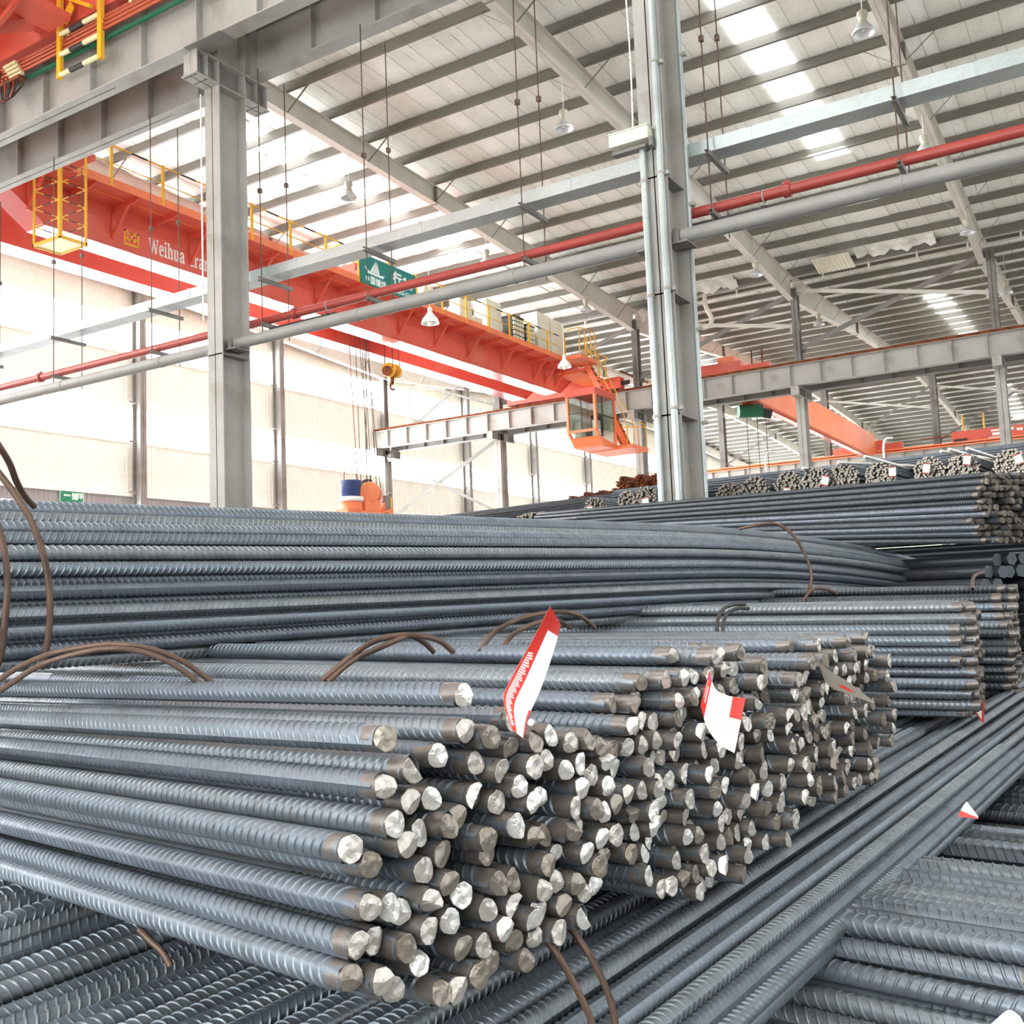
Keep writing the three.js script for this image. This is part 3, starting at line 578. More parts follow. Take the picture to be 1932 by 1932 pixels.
  part('cage_rim', [cg(box(11.05, 7.06, -16.99, 11.63, 7.12, -16.96)), cg(box(11.05, 7.06, -16.2, 11.63, 7.12, -16.17)), cg(box(11.05, 7.06, -16.99, 11.08, 7.12, -16.17)), cg(box(11.6, 7.06, -16.99, 11.63, 7.12, -16.17))], M.yellow, cage);
  for (const y of [7.45, 7.8, 8.15, 8.5]) for (const [p, q] of [[V(11.07, y, -16.97), V(11.61, y, -16.97)], [V(11.61, y, -16.97), V(11.61, y, -16.19)], [V(11.61, y, -16.19), V(11.07, y, -16.19)], [V(11.07, y, -16.19), V(11.07, y, -16.97)]]) {
    const a = p.clone().lerp(q, 0.34), b = p.clone().lerp(q, 0.66);
    part('cage_bar', cg(rod(p, a, 0.011, 6)), M.yellow, cage); part('cage_bar', cg(rod(b, q, 0.011, 6)), M.yellow, cage); part('cage_bar', cg(rod(a, b, 0.011, 6)), M.black, cage, 'black band of a cage bar');
  }
  part('cage_top_plate', cg(prism([[11.0, 8.86], [11.9, 8.86], [11.9, 8.98], [11.0, 8.98]], 'z', -17.1, -16.3)), M.red, cage);
  // operator cabin with platform and stair
  const cab = part('cabin_floor', cg(prism([[31.9, 5.92], [32.25, 5.6], [34.2, 5.6], [34.2, 5.72], [33.3, 5.74], [31.95, 5.96]], 'z', -16.85, -15.72)), M.orange, crane, 'orange cabin floor');
  part('platform_edge', cg(box(33.3, 5.58, -16.85, 34.75, 5.74, -15.1)), M.orange, cab);
  const fr = [[V(31.75, 6.15, -16.85), V(31.75, 7.45, -16.85)], [V(31.75, 6.15, -15.75), V(31.75, 7.45, -15.75)], [V(33.3, 5.7, -15.75), V(33.3, 7.45, -15.75)], [V(33.3, 5.7, -16.85), V(33.3, 7.45, -16.85)],
    [V(31.75, 6.15, -16.85), V(31.75, 6.15, -15.75)], [V(31.75, 6.15, -16.85), V(32.25, 5.66, -16.85)], [V(31.75, 6.15, -15.75), V(32.25, 5.66, -15.75)], [V(32.25, 5.66, -16.85), V(32.25, 5.66, -15.75)]];
  part('cabin_frame', fr.map(([a, b]) => cg(beam(a, b, 0.09, 0.09, Math.abs(b.y - a.y) > 0.3 ? V(1, 0, 0.2) : V(0, 1, 0)))), M.orange, cab);
  part('cabin_roof', cg(box(31.68, 7.42, -16.92, 33.4, 7.66, -15.7)), M.red, cab);
  part('cabin_glass', cg(box(31.745, 6.2, -16.8, 31.755, 7.4, -15.8)), M.glass, cab);
  part('cabin_glass', cg(box(31.8, 6.2, -15.755, 33.25, 7.4, -15.745)), M.glass, cab);
  part('cabin_glass', cg(beam(V(31.77, 6.13, -16.3), V(32.23, 5.68, -16.3), 1.0, 0.008)), M.glass, cab);
  part('cabin_back', [cg(box(33.28, 5.74, -16.85, 33.32, 7.42, -15.75)), cg(box(31.8, 6.15, -16.87, 33.3, 7.42, -16.84))], M.cabinet, cab);
  part('glazing_bar', [cg(box(31.73, 6.8, -16.85, 31.77, 6.83, -15.75)), cg(box(31.73, 6.2, -16.32, 31.77, 7.42, -16.29)), cg(box(32.3, 6.2, -15.77, 32.33, 7.42, -15.73)), cg(box(31.8, 6.72, -15.77, 33.3, 6.75, -15.73))], M.black, cab);
  const seat = part('cabin_seat', [cg(rbox(32.7, 6.15, -16.3, 0.5, 0.16, 0.5, 0.04)), cg(rbox(32.95, 6.55, -16.3, 0.12, 0.7, 0.48, 0.04))], M.black, cab);
  part('control_desk', [cg(rbox(32.2, 6.25, -16.65, 0.3, 0.6, 0.25, 0.02)), cg(rbox(32.2, 6.25, -15.95, 0.3, 0.6, 0.2, 0.02))], M.cabinet, cab);
  // stair from the walkway to the cabin platform
  const s0 = V(33.35, 8.9, -16.75), s1 = V(33.95, 5.74, -15.55);
  const st = part('stair_string', [-0.24, 0.24].map(o => cg(beam(s0.clone().add(V(o, 0, -o * 0.2)), s1.clone().add(V(o, 0, -o * 0.2)), 0.03, 0.2, V(0, 0, 1)))), M.orange, crane, 'orange stair stringers');
  for (let i = 0; i < 13; i++) { const p = s0.clone().lerp(s1, (i + 0.5) / 13); part('stair_tread', cg(cbox(p.x, p.y, p.z, 0.46, 0.03, 0.2)), M.rust, st); }
  for (const o of [0.3, -0.3]) part('stair_handrail', cg(tube([s0.clone().add(V(o, 0.9, 0)), s0.clone().lerp(s1, 0.5).add(V(o, 0.75, 0.12)), s1.clone().add(V(o, 0.9, 0.1)), s1.clone().add(V(o, 0.1, 0.1))], 0.02, 6, 20)), M.yellow, st);
  part('back_plate', cg(beam(V(33.62, 7.2, -16.3), V(34.2, 5.8, -15.8), 0.5, 0.02, V(0, 0, 1))), M.orange, st);
  // upper landing with railings, and the rails of the low platform
  const ld = part('landing_deck', [cg(box(31.9, 8.86, -17.05, 33.3, 9.0, -16.3)), cg(box(33.0, 8.6, -17.9, 35.6, 8.7, -16.9))], M.orange, crane);
  const loops = [[31.95, -16.35], [32.4, -16.35], [32.85, -16.35], [33.25, -16.35], [33.25, -16.7], [33.6, -16.95], [34.1, -16.95], [34.7, -16.95], [35.3, -16.95], [35.5, -17.4]];
  for (const [x, z] of loops) part('rail_post', cg(rod(V(x, x > 33.4 ? 8.7 : 9.0, z), V(x, x > 33.4 ? 9.6 : 9.95, z), 0.022, 6)), M.yellow, ld);
  part('handrail', [cg(tube([V(31.95, 9.95, -16.9), V(31.95, 9.97, -16.35), V(33.25, 9.95, -16.35), V(33.3, 9.85, -16.6)], 0.02, 6, 24)), cg(tube([V(33.4, 9.55, -16.95), V(34.4, 9.6, -16.95), V(35.5, 9.6, -16.95), V(35.55, 9.5, -17.6)], 0.02, 6, 24)), cg(beam(V(33.4, 9.15, -16.95), V(35.5, 9.15, -16.95), 0.016, 0.016))], M.yellow, ld);
  part('drive_motor', [cg(rod(V(34.6, 8.95, -17.4), V(35.1, 8.95, -17.4), 0.15, 16))], M.blue, ld);
  const lp = part('platform_rail', [cg(tube([V(34.05, 5.74, -15.15), V(34.05, 6.55, -15.15), V(34.7, 6.55, -15.15), V(34.7, 5.74, -15.15)], 0.02, 6, 30)), cg(beam(V(34.05, 6.15, -15.15), V(34.7, 6.15, -15.15), 0.016, 0.016)), cg(tube([V(34.7, 6.55, -15.15), V(34.7, 6.55, -16.7), V(34.7, 5.74, -16.75)], 0.02, 6, 20))], M.yellow, crane);
  part('collector_arm', cg(box(35.6, 9.0, -16.5, 38.2, 9.06, -16.42)), M.rust, crane);
}
// hoist ropes, hook block, and the slung spreader below
{
  const t = thing('hook_block', 'rust yellow hook block with sheaves hanging under the red crane', 'hook', [24.42, 6.95, -19.05]);
  for (const x of [-0.14, 0.14]) part('sheave', new THREE.CylinderGeometry(0.22, 0.22, 0.12, 24).rotateZ(Math.PI / 2).rotateY(0.5).translate(x, 0.5, 0), M.yellow, t);
  part('cheek_plate', [-0.24, 0, 0.24].map(x => new THREE.CylinderGeometry(0.16, 0.16, 0.02, 20).rotateZ(Math.PI / 2).rotateY(0.5).translate(x, 0.46, 0)), M.rust, t);
  part('hook', [rod(V(0, 0.12, 0), V(0, 0.36, 0), 0.06, 12), new THREE.TorusGeometry(0.1, 0.035, 8, 20, 4.6).rotateZ(1.2).translate(0, 0, 0)], M.rust, t);
  for (const [x, z] of [[-0.2, -0.12], [0.2, -0.12], [-0.14, 0.14], [0.2, 0.14]]) part('rope', rod(V(x, 0.55, z), V(x * 0.8, 2.58, z), 0.012, 6), M.rope, t);
  const s = thing('lifting_spreader', 'orange lifting gear with round drums hung on ropes behind the top rebar bundle', 'lifting gear', [22.95, 2.75, -19.05]);
  part('spreader_beam', [rbox(0, 0.12, 0, 2.1, 0.22, 0.5, 0.03), rbox(0.1, 0.4, 0, 0.7, 0.36, 0.46, 0.03)], M.orange, s);
  const drum = (x, y, r, l, mat, cap) => { const d = part('cable_drum', [lathe([[0, -l / 2], [r, -l / 2], [r, -l / 2 + 0.05], [r * 0.86, -l / 2 + 0.06], [r * 0.86, l / 2 - 0.06], [r, l / 2 - 0.05], [r, l / 2], [0, l / 2]], 28).rotateZ(Math.PI / 2).rotateY(0.6).translate(x, y, 0)], mat, s); return d; };
  drum(0.28, 0.78, 0.3, 0.7, M.orange); part('drum_guard', new THREE.CylinderGeometry(0.33, 0.33, 0.6, 24, 1, true, 0, 2.6).rotateZ(Math.PI / 2).rotateX(-1.2).rotateY(0.6).translate(0.22, 0.84, -0.02), M.black, s);
  part('bucket', [lathe([[0, 0], [0.27, 0], [0.3, 0.46], [0.28, 0.46], [0.26, 0.02]], 24).translate(-0.62, 0.62, 0)], M.blue, s, 'blue bucket');
  part('white_ring', [lathe([[0.2, 0], [0.36, 0.02], [0.36, 0.14], [0.2, 0.16]], 24).translate(-0.62, 0.46, 0)], M.white, s);
  part('side_drum', [lathe([[0, 0], [0.32, 0], [0.32, 0.36], [0, 0.36]], 24).translate(-0.62, 0.1, 0)], M.orange, s);
  part('strut_arm', [beam(V(0.55, 0.15, 0), V(0.95, 0.55, 0), 0.16, 0.14), beam(V(0.6, 0.2, 0.2), V(1.0, 0.3, 0.2), 0.1, 0.1)], M.orange, s);
  part('pump', [rod(V(0.95, 0.3, 0), V(0.95, 0.75, 0), 0.13, 14), new THREE.SphereGeometry(0.07, 12, 10).translate(1.05, 0.8, 0.1)], M.steelDark, s);
  part('valve_post', [rod(V(1.08, 0.05, 0.1), V(1.08, 0.7, 0.1), 0.035, 8), cbox(1.05, 0.08, 0.1, 0.22, 0.18, 0.2)], M.yellow, s);
  [-0.42, -0.3, -0.2, -0.05, 0.02, 0.1, 0.2, 0.36].forEach((x, i) => part('rope', rod(V(x + 0.2, 0.95, rr(-0.2, 0.2)), V(x + 0.05, 6.78, rr(-0.25, 0.25)), i === 0 ? 0.014 : 0.011, 6), i === 0 ? M.redPipe : M.rope, s));
  part('handle', tube([V(-0.9, 1.05, 0), V(-0.86, 1.35, 0), V(-0.4, 1.35, 0), V(-0.34, 1.05, 0)], 0.012, 6, 16), M.rope, s);
}
// ------------------------------------------------------------------ crane of the photographer's bay, upper left
{
  const t = thing('bridge_crane', 'red crane end at the upper left corner riding on the near runway beam', 'crane', [7, 8.0, -13.4]);
  const o = g => g.translate(-7, -8.0, 13.4);
  const outline = [[-14, 8.0], [7.25, 8.0], [8.4, 8.62], [8.9, 8.62], [8.9, 9.5], [-14, 9.5]], low = [[-14, 8.0], [7.25, 8.0], [8.4, 8.62]];
  for (const [z0, z1] of [[-12.95, -12.4], [-14.7, -14.15]]) {
    const g = part('girder', o(prism(outline, 'z', z0, z1)), M.red, t);
    part('bottom_flange', o(prism([...low, ...low.slice().reverse().map(p => [p[0], p[1] - 0.016])], 'z', z0 - 0.03, z1 + 0.03)), M.redGloss, g);
  }
  const e = part('end_carriage', [o(box(8.5, 8.5, -16, 8.88, 8.95, -10.9)), o(box(8.5, 8.95, -15, 8.88, 9.5, -12))], M.red, t);
  for (const z of [-15.7, -15.1, -11.8, -11.2]) part('wheel', o(rod(V(8.62, 8.58, z), V(8.74, 8.58, z), 0.13, 20)), M.black, e);
  part('walkway_bracket', [o(box(7.3, 8.35, -12.4, 8.3, 8.45, -11.9)), o(beam(V(7.5, 8.0, -12.4), V(7.6, 8.4, -11.9), 0.06, 0.06))], M.red, t);
  // yellow access frame hung in front of the runway beam
  const f = part('access_frame', [o(box(8.38, 7.68, -12.34, 8.44, 9.4, -12.26)), o(box(8.38, 7.68, -11.44, 8.44, 9.4, -11.36))], M.yellow, t, 'yellow hanging access frame');
  part('gusset', o(prism([[-12.3, 8.55], [-12.05, 8.75], [-11.98, 8.62], [-12.14, 8.42]], 'x', 8.4, 8.415)), M.yellow, f);
  part('stay', [o(beam(V(8.41, 8.85, -12.2), V(8.41, 8.5, -11.6), 0.05, 0.05))], M.yellow, f);
  for (const y of [7.72, 8.02, 8.32]) for (const [a, b, m] of [[-12.27, -12.05, M.cream], [-12.05, -11.75, M.black], [-11.75, -11.43, M.cream]]) part('rung', o(rod(V(8.4, y, a), V(8.4, y, b), 0.035, 14)), m, f);
  const c = thing('conductor_rail', 'four copper conductor bars clipped along the top of the near runway beam', 'conductor rail', [8.46, 8.2, -6]);
  for (const [y, x] of [[0.1, 0.0], [0.03, -0.02], [-0.04, -0.03], [-0.1, -0.03]]) part('copper_bar', rod(V(x, y, -8.0), V(x, y, 9), 0.026, 10), M.copper, c);
  part('insulator_strip', box(0.03, -0.2, -8.4, 0.07, -0.15, 9), M.green, c, 'green insulator strip');
  for (let z = -7.5; z < 8; z += 1.35) part('clip', [0.1, 0.03, -0.04, -0.1].map(y => cbox(-0.03, y, z, 0.02, 0.03, 0.05)), M.cream, c);
  const k = thing('collector_trolley', 'tangle of dark red collector shoes and wires at the left end of the copper bars', 'collector', [8.42, 7.95, -13.55]);
  part('collector_frame', [cbox(0, 0.05, 0, 0.12, 0.05, 0.7), cbox(0, 0.16, 0.1, 0.06, 0.3, 0.05), cbox(0, 0.16, -0.2, 0.06, 0.3, 0.05)], M.rust, k);
  for (let i = 0; i < 4; i++) part('shoe', cbox(-0.03, 0.3 - i * 0.07, 0.1 + 0.05 * i, 0.05, 0.04, 0.3), M.cream, k);
  for (let i = 0; i < 7; i++) part('wire', tube([V(0, 0.2, -0.25 + i * 0.08), V(-0.05, -0.05 - 0.03 * (i % 3), -0.3 + i * 0.1), V(0.02, -0.16, -0.2 + i * 0.04), V(0.05, -0.02, 0.3)], 0.012, 5, 16), i % 2 ? M.redPipe : M.black, k);
}
// ------------------------------------------------------------------ cranes of the bay beyond
{
  const t = thing('bridge_crane', 'bright orange single-girder crane in the bay beyond, above the rebar stacks', 'crane', [49.6, 8.0, -12.6]);
  const o = g => g.translate(-49.6, -8.0, 12.6);
  part('girder', o(prism([[37.0, 8.55], [38.0, 7.95], [60.9, 7.95], [62.0, 8.3], [62.0, 9.0], [61.4, 9.25], [37.0, 9.25]], 'z', -13.0, -12.35)), M.orange, t);
  part('bottom_rail', o(box(38, 7.86, -12.8, 60.9, 7.95, -12.55)), M.redGloss, t);
  for (const x of [36.85, 62.3]) part('end_carriage', [o(box(x - 0.2, 8.3, -14.9, x + 0.2, 8.72, -10.9)), o(box(x - 0.2, 8.72, -13.6, x + 0.2, 8.95, -12))], M.red, t);
  for (const z of [-11.6, -11.2]) part('stanchion', o(rod(V(36.85, 8.7, z), V(36.85, 9.3, z), 0.03, 6)), M.rust, t);
  const h = thing('electric_hoist', 'green electric hoist drum hanging from the orange crane girder', 'hoist', [39.6, 7.3, -12.7]);
  part('drum_body', rod(V(-0.3, 0.2, -0.35), V(0.2, 0.2, 0.45), 0.27, 20), M.green, h);
  part('motor', rod(V(0.25, 0.15, 0.4), V(0.45, 0.05, 0.75), 0.2, 16), M.black, h);
  part('trolley', [rbox(0.1, 0.52, 0, 0.5, 0.2, 0.5, 0.03), rod(V(0.4, 0.6, 0), V(0.8, 0.62, 0.1), 0.12, 14)], M.rust, h);
  part('rope', [rod(V(-0.1, 0, -0.1), V(-0.1, -3.4, -0.1), 0.015, 5), rod(V(0.3, 0, 0.2), V(0.3, -3.4, 0.2), 0.015, 5), rod(V(0.5, 0, 0.5), V(0.5, -3.2, 0.5), 0.015, 5)], M.rope, h);
  const e = thing('end_carriage', 'long red crane end carriage with faded white marks at the right edge', 'crane', [62.4, 8.28, -5]);
  part('carriage_box', [rbox(0, 0.36, 0.3, 0.42, 0.62, 7.0, 0.03)], M.red, e);
  part('wheel_housing', rbox(-0.02, 0.08, -2.75, 0.5, 0.3, 0.7, 0.03), M.black, e);
  part('faded_marks', [[-0.9, 0.5, 0.5, 0.1], [-0.9, 0.3, 0.4, 0.16], [-0.9, 0.1, 0.8, 0.08], [-0.2, 0.5, 0.4, 0.16], [-0.3, 0.25, 0.25, 0.1], [0.3, 0.42, 0.3, 0.14]].map(([z, y, l, hh]) => cbox(-0.215, y, z, 0.006, hh, l)), M.white, e, 'faded white marks');
  for (const z of [-2.6, -1.5]) part('stop_post', rod(V(0, 0.6, z), V(0, 1.6, z), 0.05, 6), M.yellow, e);
  part('feeler_bar', box(-0.05, 0.45, -4.9, 0.05, 0.52, -3.2), M.rust, e);
}
// wall sign and the pale pipes by the wall column
{
  const wallSign = canvasTex(256, 110, (x, w, h) => { x.fillStyle = '#1d7a5c'; x.fillRect(0, 0, w, h); x.strokeStyle = x.fillStyle = '#e9f2e9'; x.fillRect(0, 0, w, 6); x.fillRect(0, 0, 6, h); x.fillRect(w - 6, 0, 6, h); for (let i = 0; i < 7; i++) x.fillRect(44 + i * 10, 42, 7, 18); strokes(x, 'chu', 125, 20, 70, 9); strokes(x, 'gu', 190, 20, 60, 9); });
  const t = thing('wall_sign', 'small green sign with white characters low on the gable wall at the left', 'sign', [20.2, 3.95, -28.93]);
  panel('sign_board', 0.86, 0.38, wallSign, t, [0, 0.2, 0]);
  const p = thing('overflow_pipe', 'cream drainpipe bending down beside the far wall column under the crane', 'pipe', [36.6, 7.9, -27.9]);
  part('pipe_run', tube([V(3.2, 2.85, 0), V(1.4, 2.6, 0), V(0.5, 2.4, 0), V(0.28, 2.2, 0), V(0.26, 1.4, 0), V(0.26, 0, 0)], 0.09, 10, 40), M.ivory, p);
  const q = thing('overflow_pipe', 'cream drainpipe elbow at the valley gutter right of the downpipe column', 'pipe', [36.0, 10.1, -13.0]);
  part('pipe_run', tube([V(0, 1.45, 0), V(0.03, 1.05, 0.0), V(0.06, 0.75, 0.1), V(0.1, 0.48, 0.2), V(0.1, 0.25, 0.1), V(0.07, 0.17, -0.3), V(0.03, 0.14, -0.9)], 0.09, 10, 40), M.ivory, q);
}
// ------------------------------------------------------------------ ribbed reinforcing bars
const scaleTex = (base, rep) => tex(256, (x, y, i) => {
  const k = 1 + 0.22 * (F1[i] - 0.5) + 0.16 * (F2[(i * 5 + 77) % 65536] - 0.5), s = Math.max(0, Math.min(1, (F2[(i * 3 + 4001) % 65536] - 0.71) * 10)) * 0.5;
  return [base[0] * k * (1 - s) + 0.36 * s, base[1] * k * (1 - s) + 0.27 * s, base[2] * k * (1 - s) + 0.22 * s];
}, true, rep);
const roughTex = tex(256, (x, y, i) => { const v = 0.33 + 0.26 * F1[(i * 3 + 99) % 65536]; return [v, v, v]; }, false, 6);
const barMat = h => std({ map: scaleTex(hex(h), 5), roughness: 1, roughnessMap: roughTex, metalness: 0.6, bumpMap: bumpTex, bumpScale: 0.0002 });
const BAR = [barMat(0x767d85), barMat(0x6f767f), barMat(0x7d8287)];
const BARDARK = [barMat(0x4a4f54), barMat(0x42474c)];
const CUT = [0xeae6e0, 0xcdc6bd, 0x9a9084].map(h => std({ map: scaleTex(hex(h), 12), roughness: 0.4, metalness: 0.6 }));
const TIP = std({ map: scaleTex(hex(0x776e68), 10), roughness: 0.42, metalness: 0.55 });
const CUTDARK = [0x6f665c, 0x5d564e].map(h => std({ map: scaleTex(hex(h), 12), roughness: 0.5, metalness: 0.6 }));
// a bar along +z ending at z = 0: crescent ribs on both halves, two lengthwise ribs; past `ribbed` it goes on as a plain shaft
const geoCache = new Map();
const crescent = t => Math.pow(Math.max(0, (Math.abs(Math.sin(t)) - 0.22) / 0.78), 0.7);
// rings along the bar: [z, lift]; each strip between two rings gets its own vertices, so valleys and rib flanks stay crisp
function ribStrips(z0, z1, pitch, fine) {
  const st = []; let z = z0;
  for (; z < z1; z += pitch) {
    const q = fine ? [[0, 0], [0.1, 1], [0.22, 1], [0.34, 0], [1, 0]] : [[0, 0], [0.17, 1], [0.36, 0], [1, 0]];
    for (let i = 0; i < q.length - 1; i++) st.push([z + q[i][0] * pitch, q[i][1], z + q[i + 1][0] * pitch, q[i + 1][1]]);
  }
  return [st, z];
}
function stripMesh(strips, N, r, h, A, at, roll = 0) {
  const pos = [], idx = [], uv = [];
  for (const [za, ka, zb, kb] of strips) {
    const o = pos.length / 3;
    for (const [z, k] of [[za, ka], [zb, kb]]) for (let j = 0; j <= N; j++) {
      const t = (j % N) / N * Math.PI * 2, half = t <= Math.PI ? t / Math.PI : (2 * Math.PI - t) / Math.PI;
      const len = (j % N === 0 || j % N === N / 2) ? h * 0.75 : 0, rad = r + Math.max(len, k * h * crescent(t));
      const p = at(z, A * (half - 0.5), rad * Math.cos(t + roll), rad * Math.sin(t + roll)); pos.push(p[0], p[1], p[2]); uv.push(j / N * 6.28 * r, z);
    }
    for (let j = 0; j < N; j++) { const a = o + j, b = a + N + 1; idx.push(a, a + 1, b, a + 1, b + 1, b); }
  }
  const g = new THREE.BufferGeometry();
  g.setAttribute('position', new THREE.Float32BufferAttribute(pos, 3)); g.setAttribute('uv', new THREE.Float32BufferAttribute(uv, 2)); g.setIndex(idx);
  g.computeVertexNormals(); g.userData = { ready: true }; return g;
}
function barGeo(r, L, ribbed, N, fine, phase, pk = 1.02) {
  const key = [r, L, ribbed, N, fine, phase, pk].join();
  if (geoCache.has(key)) return geoCache.get(key);
  const pitch = r * pk, A = r * 1.3, lead = r * (1.6 + phase);
  const [st, ze] = ribStrips(lead, ribbed, pitch, fine);
  st.unshift([0, 0, lead, 0]); st.push([ze, 0, Math.max(L, ze + 0.02), 0]);
  const g = stripMesh(st, N, r, r * 0.14, A, (z, sl, x, y) => [x, y, -(z <= 0 ? 0 : z >= L ? z : Math.max(0, z + sl))]);
  geoCache.set(key, g); return g;
}
// sheared bar ends: a burred collar, a tilted cut and a broken-off lip
const endCache = new Map();
function endGeo(r, k) {                                        // [burred tip, cut face]
  const key = r + '|' + k; if (endCache.has(key)) return endCache.get(key);
  const N = 14, tilt = [0.12, 0.32, -0.15, 0.22, 0.4, 0.05][k], lip = [0.35, 0.1, 0.5, 0.2, -0.05, 0.4][k], fall = [0.8, 0.5, 1.3, 1.6, 0.7, 1.0][k], sq = [0.95, 0.86, 0.92, 0.84, 0.96, 0.9][k];
  const F = (x, y) => Math.max(-r * 0.25, Math.min(r * 0.5 + tilt * x, r * 0.5 + tilt * x - fall * (x - lip * r))) + r * 0.04 * Math.sin(y / r * 5 + k) * Math.cos(x / r * 4);
  const rim = (s, f) => { const o = []; for (let j = 0; j < N; j++) { const t = j / N * 2 * Math.PI, q = r * s * (1 + 0.035 * Math.sin(j * 2.7 + k * 1.3)), x = q * Math.cos(t) * sq, y = q * Math.sin(t) * (1.94 - sq); o.push(x, y, f(x, y)); } return o; };
  const body = (s, z) => { const o = []; for (let j = 0; j < N; j++) { const t = j / N * 2 * Math.PI; o.push(s * r * Math.cos(t), s * r * Math.sin(t), z); } return o; };
  const build = (rings, cap) => {
    const pos = rings.flat(), idx = [], n = rings.length; if (cap) pos.push(0, 0, F(0, 0));
    for (let i = 0; i < n - 1; i++) for (let j = 0; j < N; j++) { const a = i * N + j, b = i * N + (j + 1) % N; idx.push(a, b, a + N, b, b + N, a + N); }
    if (cap) for (let j = 0; j < N; j++) idx.push((n - 1) * N + j, (n - 1) * N + (j + 1) % N, n * N);
    let g = new THREE.BufferGeometry(); g.setAttribute('position', new THREE.Float32BufferAttribute(pos, 3)); g.setIndex(idx);
    if (cap) g = g.toNonIndexed(); g.computeVertexNormals(); worldUV(g, 6); g.userData = { ready: true }; return g;
  };
  const out = [build([body(1.02, -r * 1.5), body(1.035, -r * 0.5), rim(1.0, (x, y) => F(x, y) - r * 0.02)], false), build([rim(1.0, (x, y) => F(x, y) - r * 0.02), rim(0.94, F), rim(0.62, F), rim(0.3, F)], true)];
  endCache.set(key, out); return out;
}
function axes(d) { const dd = d.clone().normalize(), u = dd.clone().cross(V(0, 1, 0)).normalize(), v = u.clone().cross(dd); return { d: dd, u, v }; }
// a bundle of parallel bars whose cut ends lie round P; d points away from the ends; spots = [u, v, s] in metres
function bundle(label, P, d, spots, o) {
  const { u, v } = axes(d), dd = d.clone().normalize(), t = thing('rebar_bundle', label, 'rebar', [P.x, P.y, P.z], o.group);
  const cu = -P.dot(u), cv = -P.dot(v), mats = o.mats ?? BAR, cuts = o.cuts ?? CUT;
  const rot = new THREE.Matrix4().makeBasis(u, v, dd.clone().negate()), q0 = new THREE.Quaternion().setFromRotationMatrix(rot);
  spots.forEach(([a, b, s], i) => {
    // a bar with others between it and the open side only shows its end
    const L = Math.hypot(cu - a, cv - b), ex = (cu - a) / L, ey = (cv - b) / L; let left = false, right = false, block = false;
    spots.forEach(([c, e], j) => { if (j === i) return; const x = c - a, y = e - b, f = x * ex + y * ey, p = x * ey - y * ex; if (f > 0.004) { if (Math.abs(p) < 0.35 * o.r) block = true; if (Math.abs(p) < 1.75 * o.r) p > 0 ? left = true : right = true; } });
    const open = !(block || (left && right));
    const g = barGeo(o.r, o.L, open ? o.ribbed : Math.min(0.16, o.ribbed), open ? (o.N ?? 16) : 12, open && o.fine !== false, (i % 3) * 0.3, o.pk);
    const m = part('rebar', g, mats[Math.floor(rr(0, mats.length - 1e-6))], t);
    m.position.copy(u).multiplyScalar(a).addScaledVector(v, b).addScaledVector(dd, s);
    const wob = new THREE.Quaternion().setFromEuler(new THREE.Euler(rr(-1, 1) * (o.wob ?? 0.004), rr(-1, 1) * (o.wob ?? 0.004), rr(0, 6.28)));
    m.quaternion.copy(q0).multiply(wob);
    if (o.ends !== false) { const eg = endGeo(o.r, Math.floor(rr(0, 5.99))), ez = rr(0, 6.28); part('sheared_tip', eg[0], o.tip ?? TIP, m).rotation.z = ez; part('cut_face', eg[1], cuts[Math.floor(rr(0, cuts.length - 1e-6))], m).rotation.z = ez; }
  });
  return t;
}
function packed(ru, rv, sp, jit, stag, pow = 2.4) {            // staggered rows inside a rounded outline
  const out = []; const rows = Math.ceil(2 * rv / (sp * 0.875));
  for (let i = -rows; i <= rows; i++) for (let j = -40; j <= 40; j++) {
    const a = (j + (i & 1 ? 0.5 : 0)) * sp, b = i * sp * 0.875;
    if (Math.pow(Math.abs(a / ru), pow) + Math.pow(Math.abs(b / rv), pow) <= 1) out.push([a + rr(-jit, jit), b + rr(-jit, jit), rr(-stag, stag)]);
  }
  return out;
}
const R28 = 0.0136;
